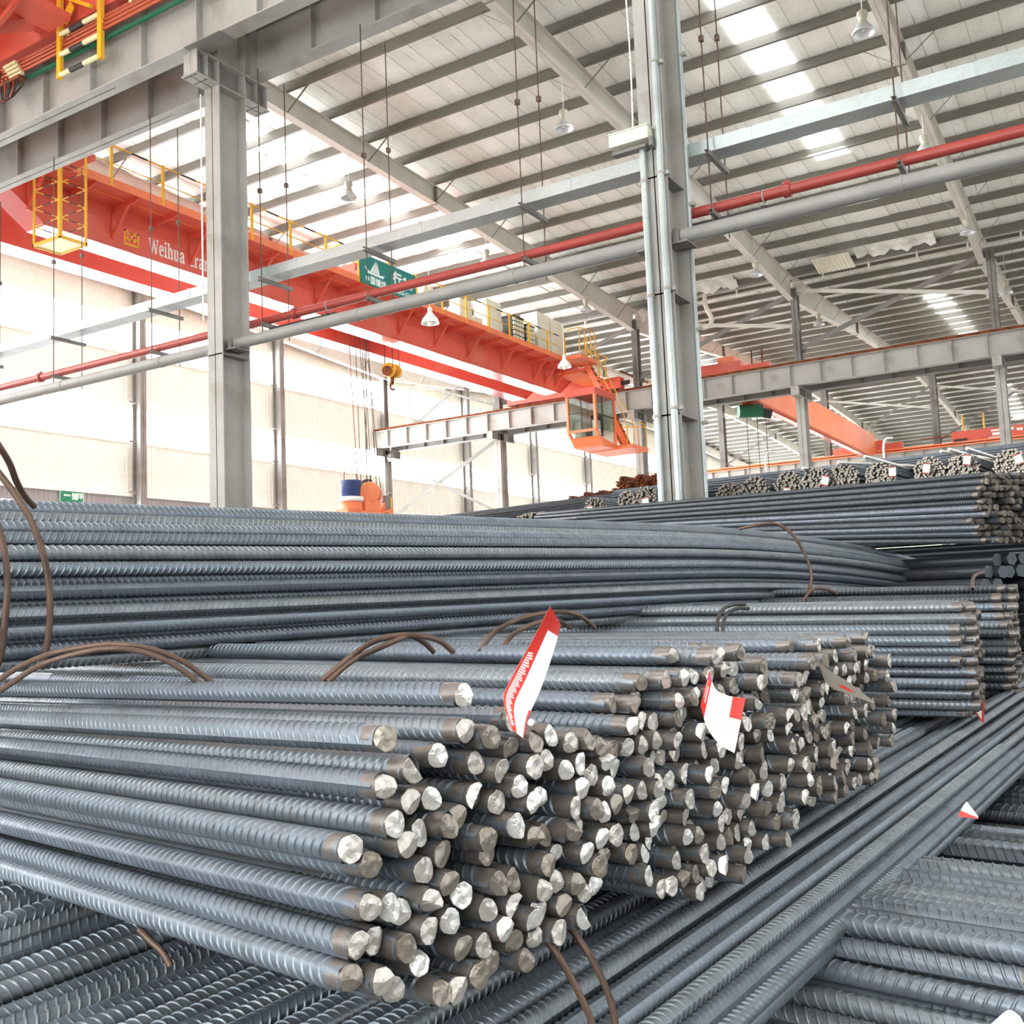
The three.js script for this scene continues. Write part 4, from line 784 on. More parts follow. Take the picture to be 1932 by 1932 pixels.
const WIRE = Object.fromEntries(Object.entries({
  a1: [[0.847,-0.093,-1.426],[0.877,-0.059,-1.384],[0.904,-0.041,-1.350],[0.932,-0.033,-1.316],[0.963,-0.030,-1.279],[0.998,-0.040,-1.236],[1.029,-0.062,-1.204],[1.056,-0.093,-1.178]],
  a2: [[0.836,-0.107,-1.407],[0.862,-0.079,-1.373],[0.885,-0.057,-1.346],[0.920,-0.040,-1.299],[0.950,-0.036,-1.262],[0.979,-0.044,-1.230],[1.007,-0.064,-1.201],[1.033,-0.093,-1.177]],
  b1: [[1.141,-0.097,-1.040],[1.177,-0.065,-1.014],[1.208,-0.045,-0.998],[1.244,-0.036,-0.976],[1.282,-0.040,-0.953],[1.312,-0.049,-0.944],[1.341,-0.068,-0.939]],
  b2: [[1.146,-0.099,-1.032],[1.179,-0.070,-1.011],[1.217,-0.052,-0.985],[1.249,-0.040,-0.969],[1.271,-0.038,-0.970],[1.299,-0.050,-0.966],[1.324,-0.066,-0.966]],
  c1: [[1.472,-0.075,-0.976],[1.518,-0.045,-0.976],[1.572,-0.025,-0.964],[1.627,-0.016,-0.952],[1.690,-0.013,-0.929],[1.746,-0.023,-0.920],[1.799,-0.047,-0.917]],
  c2: [[1.491,-0.076,-0.944],[1.534,-0.051,-0.948],[1.584,-0.034,-0.939],[1.634,-0.028,-0.933],[1.682,-0.030,-0.932],[1.729,-0.044,-0.935]],
  u1: [[0.982,0.347,-1.645],[1.015,0.311,-1.651],[1.042,0.287,-1.666],[1.067,0.258,-1.684],[1.093,0.235,-1.699],[1.119,0.221,-1.713]],
  u2: [[1.020,0.304,-1.707],[1.038,0.270,-1.688],[1.056,0.232,-1.669],[1.075,0.185,-1.652],[1.089,0.133,-1.642],[1.100,0.077,-1.640],[1.106,0.020,-1.645],[1.108,-0.026,-1.655],[1.107,-0.075,-1.671]],
  u3: [[1.007,0.206,-1.668],[1.021,0.164,-1.659],[1.031,0.114,-1.658],[1.037,0.069,-1.663],[1.040,0.014,-1.674],[1.042,-0.041,-1.688],[1.041,-0.070,-1.700]],
  v1: [[3.827,0.268,-1.297],[3.852,0.280,-1.230],[3.874,0.281,-1.170],[3.893,0.247,-1.120],[3.908,0.185,-1.083],[3.917,0.106,-1.058],[3.910,0.055,-1.054],[3.892,-0.005,-1.071],[3.867,-0.054,-1.096]],
  v2: [[3.771,-0.053,-1.061],[3.788,-0.014,-1.051],[3.816,0.020,-1.023],[3.854,0.018,-0.984],[3.889,0.000,-0.954]],
  k1: [[1.063,-0.393,-0.625],[1.065,-0.407,-0.613],[1.072,-0.437,-0.598],[1.077,-0.466,-0.585],[1.082,-0.502,-0.573]],
  k2: [[1.092,-0.381,-0.613],[1.094,-0.399,-0.597],[1.099,-0.428,-0.580],[1.103,-0.463,-0.566],[1.104,-0.507,-0.558]],
  k3: [[0.925,-0.410,-1.180],[0.930,-0.425,-1.162],[0.934,-0.437,-1.145],[0.937,-0.455,-1.131]],
  f1: [[2.456,-0.086,-0.908],[2.503,-0.055,-0.921],[2.557,-0.029,-0.925],[2.618,-0.018,-0.919],[2.684,-0.018,-0.908]],
  f2: [[2.464,-0.086,-0.895],[2.512,-0.056,-0.907],[2.565,-0.038,-0.914],[2.626,-0.028,-0.908],[2.690,-0.030,-0.900]],
  g1: [[5.232,0.284,-1.113],[5.252,0.357,-1.179],[5.294,0.443,-1.207],[5.350,0.516,-1.215],[5.418,0.557,-1.209],[5.495,0.570,-1.193],[5.575,0.530,-1.181]],
  g2: [[5.154,0.270,-0.953],[5.203,0.339,-0.977],[5.250,0.422,-1.000],[5.305,0.473,-1.017],[5.381,0.539,-0.996],[5.447,0.577,-0.996]],
  h1: [[3.826,-0.004,-0.479],[3.898,0.025,-0.486],[3.974,0.046,-0.485],[4.063,0.057,-0.466]],
  h2: [[5.398,-0.050,-0.611],[5.411,0.007,-0.580],[5.413,0.071,-0.565],[5.399,0.143,-0.575]],
}).map(([k, l]) => [k, l.map(p => V(...p))]));
function ties(t, keys, r, mat = M.wire) {
  for (const k of keys) part('tie_wire', tube(WIRE[k].map(p => p.clone().sub(V(t.position.x, t.position.y - EYE, t.position.z))), r, 8, 60), mat, t, 'rusty tie wire');
}
// first bundle: ends placed as seen
{
  const L = [[149,215,143,177,41,181,110,155,58,148,23,137,164,140,68,114,99,112,162,105,31,100,78,81,106,84,135,86,50,76,-10,82,12,63,104,55,77,45,105,26,76,16,157,61,-7,30,21,23,47,10,69,-11,104,-11,-13,-5,15,-10,41,-21,62,-42,123,-44,152,-48,-21,-33,7,-42,31,-59,84,-76,112,-83,139,-74,168,-72,131,7,161,-14,179,-38,178,40,173,12,220,181,174,167,220,148,251,152,287,155,317,143,347,143,373,131,393,110,190,128,240,126,279,127,308,112,338,115,362,98,386,81,218,107,238,86,267,86,193,93,205,67,316,67,337,86,350,60,377,51,415,53,243,47,272,42,300,43,329,41,359,23,395,20,288,16,328,12,350,-7,379,-6,258,13,201,9,242,-11,279,-11,307,-19,331,-35,360,-34,202,-20,223,-39,254,-37,286,-39,308,-57,200,-57,240,-63,272,-65,216,-81]][0], sp = [];
  for (let i = 0; i < L.length; i += 2) sp.push([L[i] / 1000, L[i + 1] / 1000, rr(-0.012, 0.012)]);
  const t = bundle('nearest rebar bundle at the lower left with bright cut ends facing the camera', V(0.775, -0.308, -0.657), V(0.192, -0.021, -0.981), sp, { r: R28, L: 3.2, ribbed: 1.75, N: 18, wob: 0.003 });
  ties(t, ['a1', 'a2', 'k1', 'k2'], 0.0042);
}
{
  const sp = packed(0.275, 0.175, 0.0325, 0.003, 0.03).map(([a, b, s]) => [a - 0.035, b + 0.03, s - a * 0.08]);
  const t = bundle('second rebar bundle, middle of the three with bright ends, behind the tall white tag', V(1.541, -0.285, -0.573), V(0.109, 0.01, -0.994), sp, { r: R28, L: 3.2, ribbed: 1.5, N: 14, wob: 0.004, cuts: [CUT[1], CUT[1], CUT[2], CUT[0]] });
  ties(t, ['b1', 'b2'], 0.0045);
}
{
  const sp = packed(0.285, 0.16, 0.0325, 0.003, 0.035).map(([a, b, s]) => [a + 0.05, b + 0.0, s]);
  const t = bundle('third rebar bundle from the left with grey-brown ends and a curled dry tag', V(2.029, -0.237, -0.535), V(0.109, 0.01, -0.994), sp, { r: R28, L: 3.2, ribbed: 1.5, N: 12, wob: 0.004, cuts: [CUT[1], CUT[2], CUT[2]] });
  ties(t, ['c1', 'c2'], 0.0045);
}
{
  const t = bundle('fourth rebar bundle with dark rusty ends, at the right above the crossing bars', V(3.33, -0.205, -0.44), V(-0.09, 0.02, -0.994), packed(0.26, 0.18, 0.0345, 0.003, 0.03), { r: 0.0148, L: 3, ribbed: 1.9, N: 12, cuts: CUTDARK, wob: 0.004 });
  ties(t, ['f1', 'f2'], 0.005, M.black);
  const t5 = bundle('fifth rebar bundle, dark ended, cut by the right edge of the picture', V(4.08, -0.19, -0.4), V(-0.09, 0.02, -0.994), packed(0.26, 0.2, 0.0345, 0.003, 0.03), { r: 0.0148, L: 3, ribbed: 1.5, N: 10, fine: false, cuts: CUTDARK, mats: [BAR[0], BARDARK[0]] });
  ties(t5, ['h1'], 0.006);
}
// crossing layer under the bundles: bars running away to the right, the layer stepping up towards the back left
{
  const d = V(0.9938, 0.0419, 0.103).normalize(), { u, v } = axes(d), r = R28;
  const prof = [[-0.622, -0.605], [-0.66, -0.56], [-0.72, -0.542], [-0.83, -0.533], [-1.16, -0.527], [-1.33, -0.52], [-1.49, -0.435], [-2.2, -0.43]];
  const rows = []; let w = -0.622, n = 0;
  const yAt = q => { for (let i = 1; i < prof.length; i++) if (q >= prof[i][0]) { const f = (q - prof[i - 1][0]) / (prof[i][0] - prof[i - 1][0]); return prof[i - 1][1] + f * (prof[i][1] - prof[i - 1][1]); } return -0.43; };
  while (w > -2.1) { rows.push([w, yAt(w)]); const slope = Math.abs(yAt(w - 0.02) - yAt(w)) / 0.02; n++; w -= (0.0312 + (n === 5 || n === 8 || n === 13 || n === 18 ? 0.014 : 0)) / Math.hypot(1, slope); }
  const split = rows.findIndex(q => q[0] < -0.98), at = (q, e) => u.clone().multiplyScalar(q).addScaledVector(v, e);
  [rows.slice(0, split), rows.slice(split)].forEach((gr, k) => {
    const c = gr[Math.floor(gr.length / 2)], P = at(c[0], c[1]).addScaledVector(d, -0.35);
    const t = thing('rebar_bundle', ['crossing rebar layer running to the upper right under the bright bundle ends', 'crossing rebar layer at the lower left passing beneath the nearest bundle'][k], 'rebar', [P.x, P.y, P.z]);
    const q0 = new THREE.Quaternion().setFromRotationMatrix(new THREE.Matrix4().makeBasis(u, v, d.clone().negate()));
    gr.forEach(([q, e], i) => { for (const top of [true, false]) {
      const m = part('rebar', barGeo(r, 6, top ? (k ? 2.2 : 3.4) : 0.2, top ? 16 : 8, top, (i % 3) * 0.3), BAR[i % 3], t);
      m.position.copy(at(q - c[0] - (top ? 0 : 0.016), e - c[1] + (top ? rr(-0.003, 0.003) : -0.027))).addScaledVector(d, -rr(0, 0.05));
      m.quaternion.copy(q0).multiply(new THREE.Quaternion().setFromEuler(new THREE.Euler(rr(-0.0015, 0.0015), rr(-0.002, 0.002), rr(0, 6.28))));
    } });
    if (k === 1) ties(t, ['k3'], 0.0045);
  });
}
// bundles at the lower right, a layer further down
{
  const d = V(0.13, 0.001, -0.992), { u } = axes(d), mk = (label, uu, y, s, ru, rv, o) => { const P = u.clone().multiplyScalar(uu).addScaledVector(d, s); P.y = y; return bundle(label, P, d, packed(ru, rv, 0.0385, 0.003, 0.03, 2.8), { r: 0.0168, pk: 1.08, L: 2.6, ribbed: 1.3, N: 16, ...o }); };
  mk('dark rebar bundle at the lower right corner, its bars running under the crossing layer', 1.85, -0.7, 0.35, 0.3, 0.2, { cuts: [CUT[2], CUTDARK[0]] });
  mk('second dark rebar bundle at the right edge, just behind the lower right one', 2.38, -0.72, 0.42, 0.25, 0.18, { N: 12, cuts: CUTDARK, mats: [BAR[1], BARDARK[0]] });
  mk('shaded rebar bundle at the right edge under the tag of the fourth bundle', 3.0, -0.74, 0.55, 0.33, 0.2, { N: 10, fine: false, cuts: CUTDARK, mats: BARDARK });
}
// big bundle lying across on top, sagging to the right
{
  const d = V(0.977, 0.009, 0.214).normalize(), { u, v } = axes(d), P = V(1.118, 0.085, -1.816).addScaledVector(d, -0.9);
  const t = thing('rebar_bundle', 'long rebar bundle lying across the picture on top, drooping towards the right edge', 'rebar', [P.x, P.y, P.z]);
  const curve = (a, b, w) => s => { const drop = s > 3.1 ? 0.16 * ((s - 3.1) / 2.6) ** 2 : 0; return V(0, 0, 0).addScaledVector(d, s).addScaledVector(u, a + w * Math.sin(s * 0.9 + a * 40)).addScaledVector(v, b - drop + w * Math.sin(s * 0.7 + b * 60)); };
  const bent = (f, L0, L, r, N, fineTo, ph, roll) => {
    const pitch = r * 1.02, [s1, ze] = ribStrips(L0 + pitch * ph, fineTo, pitch, true), [s2] = ribStrips(ze, L, pitch, false), cache = new Map();
    const fr = z => { if (!cache.has(z)) { const c = f(z), tg = f(z + 0.01).sub(c).normalize(), s = tg.clone().cross(V(0, 1, 0)).normalize(); cache.set(z, [c, tg, s, s.clone().cross(tg)]); } return cache.get(z); };
    return stripMesh([...s1, ...s2], N, r, r * 0.14, r * 1.3, (z, sl, x, y) => { const [c, tg, s, n] = fr(z); return [c.x + tg.x * sl + s.x * x + n.x * y, c.y + tg.y * sl + s.y * x + n.y * y, c.z + tg.z * sl + s.z * x + n.z * y]; }, roll);
  };
  // the row facing the camera (offset across, height), then the bars behind it seen in the gaps
  const face = [[0.15, 0.164], [0.115, 0.152], [0.085, 0.128], [0.055, 0.108], [0.03, 0.088], [0.012, 0.06], [-0.004, 0.022], [-0.012, -0.018], [-0.01, -0.058], [-0.002, -0.096], [0.016, -0.128], [0.04, -0.152]];
  face.forEach(([a, b], i) => part('rebar', bent(curve(-a, b, 0.003), 0, 6.6, R28 * (i === 5 ? 1.1 : 1), 12, 3.3, rr(0, 1), rr(0, 6.28)), BAR[i % 3], t));
  const behind = []; for (let i = 0; i < face.length - 1; i++) behind.push([(face[i][0] + face[i + 1][0]) / 2 + 0.028, (face[i][1] + face[i + 1][1]) / 2 + (i < 4 ? -0.022 : 0)]);
  for (const [a, b] of behind) part('rebar', bent(curve(-a, b, 0.002), 0, 6.6, R28, 8, 1.8, rr(0, 1), rr(0, 6.28)), BAR[1], t);
  for (let i = 0; i < 26; i++) { const a = 0.09 + 0.033 * (i % 5), b = 0.1 - 0.047 * Math.floor(i / 5); part('rebar', new THREE.TubeGeometry(new THREE.CatmullRomCurve3([0, 2, 3.5, 5, 6.6].map(curve(-a, b, 0.002))), 16, R28, 6), BARDARK[0], t); }
  for (const [a, b] of [[0.19, 0.15], [0.22, 0.14]]) part('rebar', bent(curve(-a, b, 0.003), 0, 6.6, R28, 8, 2, rr(0, 1), rr(0, 6.28)), BAR[2], t);
  ties(t, ['u1', 'u2', 'u3'], 0.0058); ties(t, ['v1', 'v2'], 0.006);
}
// bundle beyond it at the right
{
  const d = V(0.62, 0.068, -0.78).normalize();
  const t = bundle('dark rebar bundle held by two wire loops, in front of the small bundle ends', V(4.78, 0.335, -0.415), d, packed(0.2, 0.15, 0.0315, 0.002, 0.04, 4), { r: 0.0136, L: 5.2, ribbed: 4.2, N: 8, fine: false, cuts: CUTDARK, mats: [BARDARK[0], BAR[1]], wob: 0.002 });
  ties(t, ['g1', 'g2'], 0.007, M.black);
  ties(t, ['h2'], 0.006);
}
// ------------------------------------------------------------------ simple far bundles: bars too small to pick apart
function farBundle(label, a, b, ru, rv, r, o = {}) {
  const dir = b.clone().sub(a), L = dir.length(), { u, v, d } = axes(dir), t = thing(o.name ?? 'rebar_bundle', label, 'rebar', [a.x, a.y, a.z], o.group);
  const g = [], ends = [], sp = r * 2.12, rows = Math.ceil(2 * rv / (sp * 0.87));
  for (let i = -rows; i <= rows; i++) for (let j = -30; j <= 30; j++) {
    const x = (j + (i & 1 ? 0.5 : 0)) * sp, y = i * sp * 0.87, q = (x / ru) ** 2 + (y / rv) ** 2;
    if (q > 1) continue; if (o.shell && q < 0.45) continue;
    const c = u.clone().multiplyScalar(x + rr(-0.1, 0.1) * r).addScaledVector(v, y + rr(-0.1, 0.1) * r), s = rr(-0.05, 0.05), e = c.clone().addScaledVector(d, s);
    g.push(rod(e, c.clone().addScaledVector(d, L), r, o.n ?? 6)); ends.push(rod(e.clone().addScaledVector(d, -0.008), e.clone().addScaledVector(d, 0.004), r * 0.98, o.n ?? 6));
  }
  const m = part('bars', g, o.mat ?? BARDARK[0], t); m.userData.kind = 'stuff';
  if (!o.noEnds) { const e = part('bar_ends', ends, o.end ?? CUT[2], t); e.userData.kind = 'stuff'; }
  return t;
}
const SBZ = [[-5.89, 1.03, 'flattened and leftmost, left of the downpipe column'], [-5.07, 1.04, 'round, left of the downpipe column'], [-4.66, 1.08, 'second left of the downpipe column'], [-4.4, 1.1, 'touching the left of the downpipe column'],
  [-3.5, 1.05, 'first right of the downpipe column'], [-3.2, 1.08, 'second right of the downpipe column, partly buried'], [-2.88, 1.11, 'third right of the downpipe column'], [-2.6, 1.12, 'fourth right of the downpipe column'], [-2.33, 1.12, 'fifth right of the downpipe column'],
  [-2.0, 1.1, 'fourth from the right edge'], [-1.55, 1.1, 'third from the right edge, round with a tag'], [-1.26, 1.1, 'second from the right edge under loose pale bars'], [-0.85, 1.08, 'at the right edge']];
SBZ.forEach(([z, y, w], i) => farBundle('small rebar bundle with dotted brown end, ' + w, V(10.05 + rr(-0.08, 0.08), y, z), V(15.5, y + 0.02, z + 0.5), i === 0 ? 0.24 : 0.15, i === 0 ? 0.06 : 0.145, 0.0118, { group: 'small bundles on the far stack', mat: BAR[0], end: CUT[2] }));
// loose pale bars over those bundles
[[-2.35, 1.27, -1.75, 1.22], [-2.1, 1.3, -1.8, 1.2], [-1.42, 1.27, -0.95, 1.18], [-1.35, 1.28, -0.98, 1.15], [-1.2, 1.27, -0.92, 1.17], [-2.7, 1.25, -2.45, 1.24]].forEach(([z0, y0, z1, y1], i) => {
  const a = V(9.97, y0, z0), b = V(10.5, y1, z1), t = thing('loose_bar', 'loose pale bar lying across the small bundle ends, ' + ['left of the middle', 'middle', 'long one near the right', 'second near the right', 'third near the right', 'far left of them'][i], 'rebar', [a.x, a.y, a.z], 'loose pale bars');
  part('bar_shaft', rod(V(0, 0, 0), b.sub(a), 0.016, 8), CUT[0], t);
});
farBundle('long rebar bundle on top of the far stack, running above the small bundle ends', V(11.0, 1.3, 0.6), V(11.1, 1.26, -5.2), 0.28, 0.1, 0.014, { mat: BAR[1] });
farBundle('second long rebar bundle on top of the far stack, behind the first', V(11.7, 1.36, 0.8), V(11.8, 1.33, -5.0), 0.28, 0.11, 0.014, { mat: BARDARK[0] });
farBundle('long dark rebar bundle left of the downpipe column, sloping down to the left', V(11.3, 1.2, -4.6), V(11.6, 1.1, -10.5), 0.3, 0.16, 0.014, { mat: BARDARK[0] });
for (const [x, y, z, k] of [[10.9, 1.42, -3.35, 'the downpipe column'], [10.9, 1.42, -2.1, 'the middle']]) {
  const t = thing('tie_wire', 'pale upright end of tie wire on the top far bundle near ' + k, 'wire', [x, y - 0.04, z]);
  part('wire_end', tube([V(0, 0, 0), V(0, 0.12, 0), V(0, 0.2, 0.03), V(0, 0.2, 0.1)], 0.012, 6, 16), M.white, t);
}
const BRN = [[14.96, 1.71, -7.95], [15.06, 1.76, -7.72], [15.19, 1.78, -7.5], [15.3, 1.8, -7.3], [15.4, 2.0, -7.18], [15.45, 1.8, -7.05], [15.54, 2.02, -6.93], [15.62, 1.82, -6.8], [15.65, 2.03, -6.68], [15.7, 1.84, -6.55]];
BRN.forEach((p, i) => farBundle('rusty brown round bundle end above the dark stack, ' + ['first', 'second', 'third', 'fourth', 'fifth', 'sixth', 'seventh', 'eighth', 'ninth', 'tenth'][i] + ' from the left', V(...p), V(p[0] + 4, p[1], p[2] + 0.3), 0.12, 0.115, 0.014, { mat: M.rust, end: M.rust, group: 'rusty bundles' }));
// the rest of the stockyard floor of this bay, covered with more stacked bundles
[-2.6, -1.2, 5.9, 7.2].forEach((x, k) => { for (let i = 0; i < 3; i++) farBundle('dark rebar bundle on the floor of the near bay, outside the picture', V(x, -1.05 + (k > 1 ? 0.5 : 0), 4.5 - i * 6.2), V(x + 0.1, -1.05 + (k > 1 ? 0.5 : 0), -1.3 - i * 6.2), 0.62, 0.42, 0.05, { noEnds: true, n: 5, group: 'stacks around the photographer', shell: true }); });
for (let i = 0; i < 4; i++) farBundle('dark rebar bundle on the floor of the near bay, outside the picture', V(0.6 + i * 1.3, -1.05, 1.0), V(0.6 + i * 1.3, -1.05, 6), 0.6, 0.42, 0.05, { noEnds: true, n: 5, group: 'stacks around the photographer', shell: true });
// what carries all this: lower layers of the stacks, seen only as darkness between the bars
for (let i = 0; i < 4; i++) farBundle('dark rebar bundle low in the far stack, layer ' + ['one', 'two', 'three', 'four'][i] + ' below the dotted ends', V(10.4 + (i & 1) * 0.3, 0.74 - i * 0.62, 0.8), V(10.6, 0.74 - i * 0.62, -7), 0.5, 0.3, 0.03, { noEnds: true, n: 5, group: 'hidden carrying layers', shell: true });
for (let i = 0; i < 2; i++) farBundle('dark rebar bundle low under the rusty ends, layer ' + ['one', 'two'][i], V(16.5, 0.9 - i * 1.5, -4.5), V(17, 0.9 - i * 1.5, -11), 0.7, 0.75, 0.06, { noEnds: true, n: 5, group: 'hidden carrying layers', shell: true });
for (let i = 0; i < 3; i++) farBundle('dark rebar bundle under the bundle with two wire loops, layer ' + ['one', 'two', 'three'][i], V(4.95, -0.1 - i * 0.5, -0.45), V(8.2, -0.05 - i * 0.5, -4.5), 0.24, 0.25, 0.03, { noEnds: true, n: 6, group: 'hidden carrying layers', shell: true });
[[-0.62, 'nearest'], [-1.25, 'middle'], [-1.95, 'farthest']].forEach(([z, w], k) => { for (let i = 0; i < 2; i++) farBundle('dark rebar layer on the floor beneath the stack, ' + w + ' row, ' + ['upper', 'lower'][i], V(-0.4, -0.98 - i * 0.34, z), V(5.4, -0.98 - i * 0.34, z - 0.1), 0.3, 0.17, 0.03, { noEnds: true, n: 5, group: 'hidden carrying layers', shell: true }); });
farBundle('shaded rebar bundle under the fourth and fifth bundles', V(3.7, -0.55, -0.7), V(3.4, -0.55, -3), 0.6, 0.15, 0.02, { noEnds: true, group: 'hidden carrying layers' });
// ------------------------------------------------------------------ tags wired to the bundles
const TAG = Object.fromEntries(Object.entries({
  t1l: [[0.966,-0.135,-0.601],[0.967,-0.100,-0.611],[0.981,-0.075,-0.605],[0.997,-0.044,-0.592],[1.015,-0.001,-0.573]],
  t1r: [[0.973,-0.145,-0.591],[0.990,-0.123,-0.593],[1.011,-0.094,-0.588],[1.032,-0.051,-0.580],[1.049,-0.023,-0.579]],
  t2t: [[1.384,-0.101,-0.526],[1.384,-0.127,-0.519],[1.388,-0.137,-0.502],[1.394,-0.141,-0.479]],
  t2b: [[1.400,-0.153,-0.549],[1.394,-0.184,-0.538],[1.392,-0.206,-0.520],[1.391,-0.217,-0.499]],
  t3t: [[1.746,-0.102,-0.475],[1.750,-0.124,-0.458],[1.765,-0.149,-0.426],[1.783,-0.184,-0.389]],
  t3b: [[1.773,-0.128,-0.473],[1.768,-0.154,-0.461],[1.774,-0.171,-0.428],[1.782,-0.186,-0.391]],
  t4t: [[3.263,-0.275,-0.448],[3.261,-0.295,-0.427],[3.262,-0.332,-0.402]],
  t4b: [[3.263,-0.323,-0.458],[3.265,-0.362,-0.432],[3.265,-0.398,-0.409]],
  t5t: [[1.263,-0.482,-0.177],[1.262,-0.463,-0.156],[1.257,-0.466,-0.146]],
  t5b: [[1.246,-0.493,-0.167],[1.246,-0.478,-0.145],[1.241,-0.479,-0.135]],
  t6t: [[1.890,-0.386,-0.289],[1.910,-0.371,-0.282],[1.929,-0.367,-0.279]],
  t6b: [[1.931,-0.396,-0.263],[1.953,-0.397,-0.266],[1.974,-0.400,-0.269]],
}).map(([k, l]) => [k, l.map(p => V(...p))]));
function tagSheet(name, label, A, B, map, back, n = 24, m = 8) {   // a bent sheet spanned between two curves
  const ca = new THREE.CatmullRomCurve3(A), cb = new THREE.CatmullRomCurve3(B), pos = [], uv = [], idx = [], c0 = ca.getPoint(0.5);
  const pts = []; for (let i = 0; i <= n; i++) { const a = ca.getPoint(i / n), b = cb.getPoint(i / n); for (let j = 0; j <= m; j++) pts.push(a.clone().lerp(b, j / m)); }
  const g0 = new THREE.BufferGeometry(); for (const p of pts) pos.push(p.x - c0.x, p.y - c0.y, p.z - c0.z);
  for (let i = 0; i <= n; i++) for (let j = 0; j <= m; j++) uv.push(j / m, i / n);
  for (let i = 0; i < n; i++) for (let j = 0; j < m; j++) { const a = i * (m + 1) + j, b = a + m + 1; idx.push(a, a + 1, b, a + 1, b + 1, b); }
  g0.setAttribute('position', new THREE.Float32BufferAttribute(pos, 3)); g0.setAttribute('uv', new THREE.Float32BufferAttribute(uv, 2)); g0.setIndex(idx); g0.computeVertexNormals(); g0.userData = { ready: true };
  const g1 = g0.clone(), q = g1.attributes.position, nn = g0.attributes.normal;
  for (let i = 0; i < q.count; i++) q.setXYZ(i, q.getX(i) - nn.getX(i) * 0.0008, q.getY(i) - nn.getY(i) * 0.0008, q.getZ(i) - nn.getZ(i) * 0.0008);
  g1.userData = { ready: true };
  const t = thing(name, label, 'tag', [c0.x, c0.y, c0.z]);
  part('printed_face', g0, std({ map, roughness: 0.45 }), t); part('backing', g1, back, t);
  return t;
}
const tagPrint = (o) => canvasTex(256, 512, (x, w, h) => {
  x.fillStyle = '#f7f6f3'; x.fillRect(0, 0, w, h);
  x.fillStyle = '#d8352b'; for (const [a, b, c, d] of o.red) x.fillRect(a * w, b * h, c * w, d * h);
  x.fillStyle = '#f3e9e6'; for (const [a, b, c, d, n] of o.type ?? []) for (let i = 0; i < n; i++) { x.fillRect(a * w, (b + (d / n) * i) * h, c * w * (0.7 + 0.3 * ((i * 7) % 3) / 2), d / n * 0.68 * h); }
  x.fillStyle = '#8d8c90'; for (const [a, b, c, d, n] of o.lines ?? []) for (let i = 0; i < n; i++) x.fillRect((a + c / n * i) * w, b * h, 2.5, d * h * (0.6 + 0.4 * ((i * 5) % 4) / 3));
  x.fillStyle = '#4a63b5'; for (const [a, b, c] of o.dots ?? []) { x.beginPath(); x.moveTo(a * w, (b - c) * h); x.lineTo((a + 2 * c) * w, (b + c) * h); x.lineTo((a - 2 * c) * w, (b + c) * h); x.fill(); }
});
const grey = paint(0xcfc9c2, null, { rough: 0.6 }), dry = paint(0x8a8078, 0x6f665e, { rough: 0.8 });
{
  const a = tagPrint({ red: [[0, 0, 0.42, 1], [0, 0, 1, 0.12], [0.93, 0.7, 0.07, 0.3]], type: [[0.08, 0.3, 0.26, 0.66, 34]] });
  const t = tagSheet('hang_tag', 'tall curled white tag with a red lettered edge standing on the nearest bundle', TAG.t1l, TAG.t1r, a, grey);
  part('rivet', rod(V(0.012, -0.055, 0.012), V(0.03, -0.058, 0.005), 0.004, 10), M.reflector, t, 'shiny rivet');
}
{
  const a = tagPrint({ red: [[0, 0, 0.1, 0.22], [0, 0.82, 1, 0.18], [0, 0, 0.4, 0.24]], type: [[0.28, 0.88, 0.62, 0.05, 1], [0.2, 0.95, 0.7, 0.02, 1]], lines: [[0.1, 0.35, 0.8, 0.42, 14], [0.45, 0.1, 0.3, 0.14, 6]], dots: [[0.08, 0.9, 0.035]] });
  tagSheet('hang_tag', 'bent white and red tag hanging on the ends of the second bundle', TAG.t2t, TAG.t2b, a, grey, 24, 8);
}
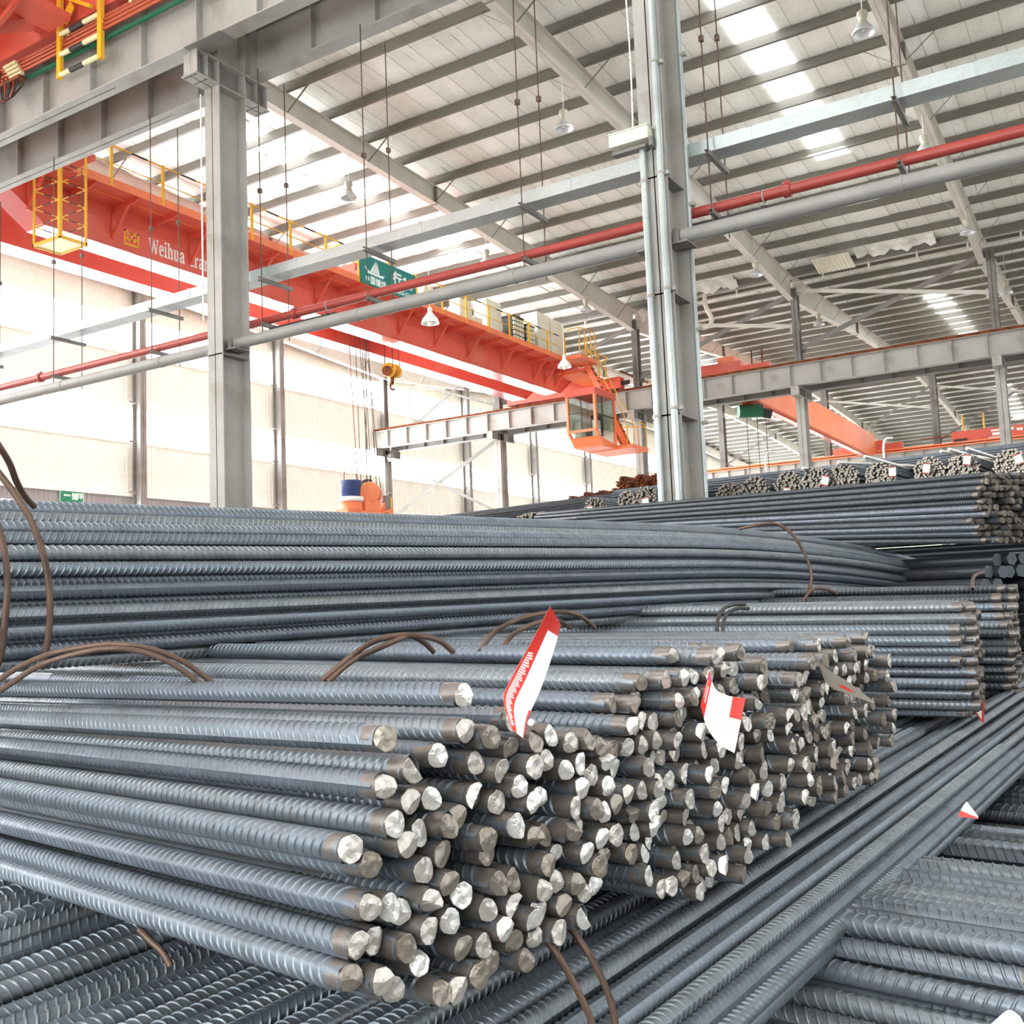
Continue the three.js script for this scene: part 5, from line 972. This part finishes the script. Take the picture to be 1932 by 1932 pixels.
{
  const a = canvasTex(64, 64, x => { x.fillStyle = '#8f857b'; x.fillRect(0, 0, 64, 64); x.fillStyle = '#d93a30'; x.beginPath(); x.arc(40, 24, 7, 0, 7); x.fill(); });
  tagSheet('hang_tag', 'dry grey-brown tag twisted edge-on across the ends of the third bundle', TAG.t3t, TAG.t3b, a, dry);
}
{
  const a = tagPrint({ red: [[0, 0, 1, 0.12], [0, 0.88, 1, 0.12], [0, 0, 0.14, 1], [0.9, 0, 0.1, 1]], lines: [[0.3, 0.6, 0.4, 0.2, 8]] });
  tagSheet('hang_tag', 'dim white tag with red edges hanging under the dark ends of the fourth bundle', TAG.t4t, TAG.t4b, a, grey);
  const b = tagPrint({ red: [], lines: [[0.2, 0.3, 0.5, 0.2, 9], [0.3, 0.6, 0.4, 0.1, 7]] });
  tagSheet('hang_tag', 'white paper tag in the lower right corner of the picture', TAG.t5t, TAG.t5b, b, grey);
  const c = tagPrint({ red: [[0, 0.75, 1, 0.25]] });
  tagSheet('hang_tag', 'dim corner of a white and red tag behind the lower right bundle', TAG.t6t, TAG.t6b, c, grey);
  const small = new THREE.Group(); part('card', rbox(0, 0, 0, 0.008, 0.1, 0.07, 0.003), M.white, small); part('red_edge', [cbox(-0.0045, 0.045, 0, 0.002, 0.012, 0.07), cbox(-0.0045, -0.045, 0, 0.002, 0.012, 0.07)], M.redPipe, small);
  [[-5.05, 1.03, 'the round bundle left of the downpipes'], [-4.38, 1.06, 'the bundle touching the downpipes'], [-3.5, 0.95, 'the first bundle right of the downpipes'], [-2.86, 1.02, 'the third bundle right of the downpipes'], [-2.48, 1.1, 'the fourth bundle right of the downpipes'], [-1.85, 1.12, 'the bundle fourth from the right'], [-1.55, 1.12, 'the bundle third from the right'], [-1.2, 1.16, 'the bundle second from the right'], [-0.78, 1.12, 'the rightmost bundle']].forEach(([z, y, w], i) => {
    const t = i ? small.clone() : small; t.name = numbered('bundle_tag'); t.position.set(9.93, y, z); t.rotation.set(rr(-0.3, 0.3), rr(-0.4, 0.4), 0);
    t.userData = { label: 'small white tag on ' + w, category: 'tag', group: 'small tags on the far bundle ends' }; place(t);
  });
}
renderer.render(scene, camera);
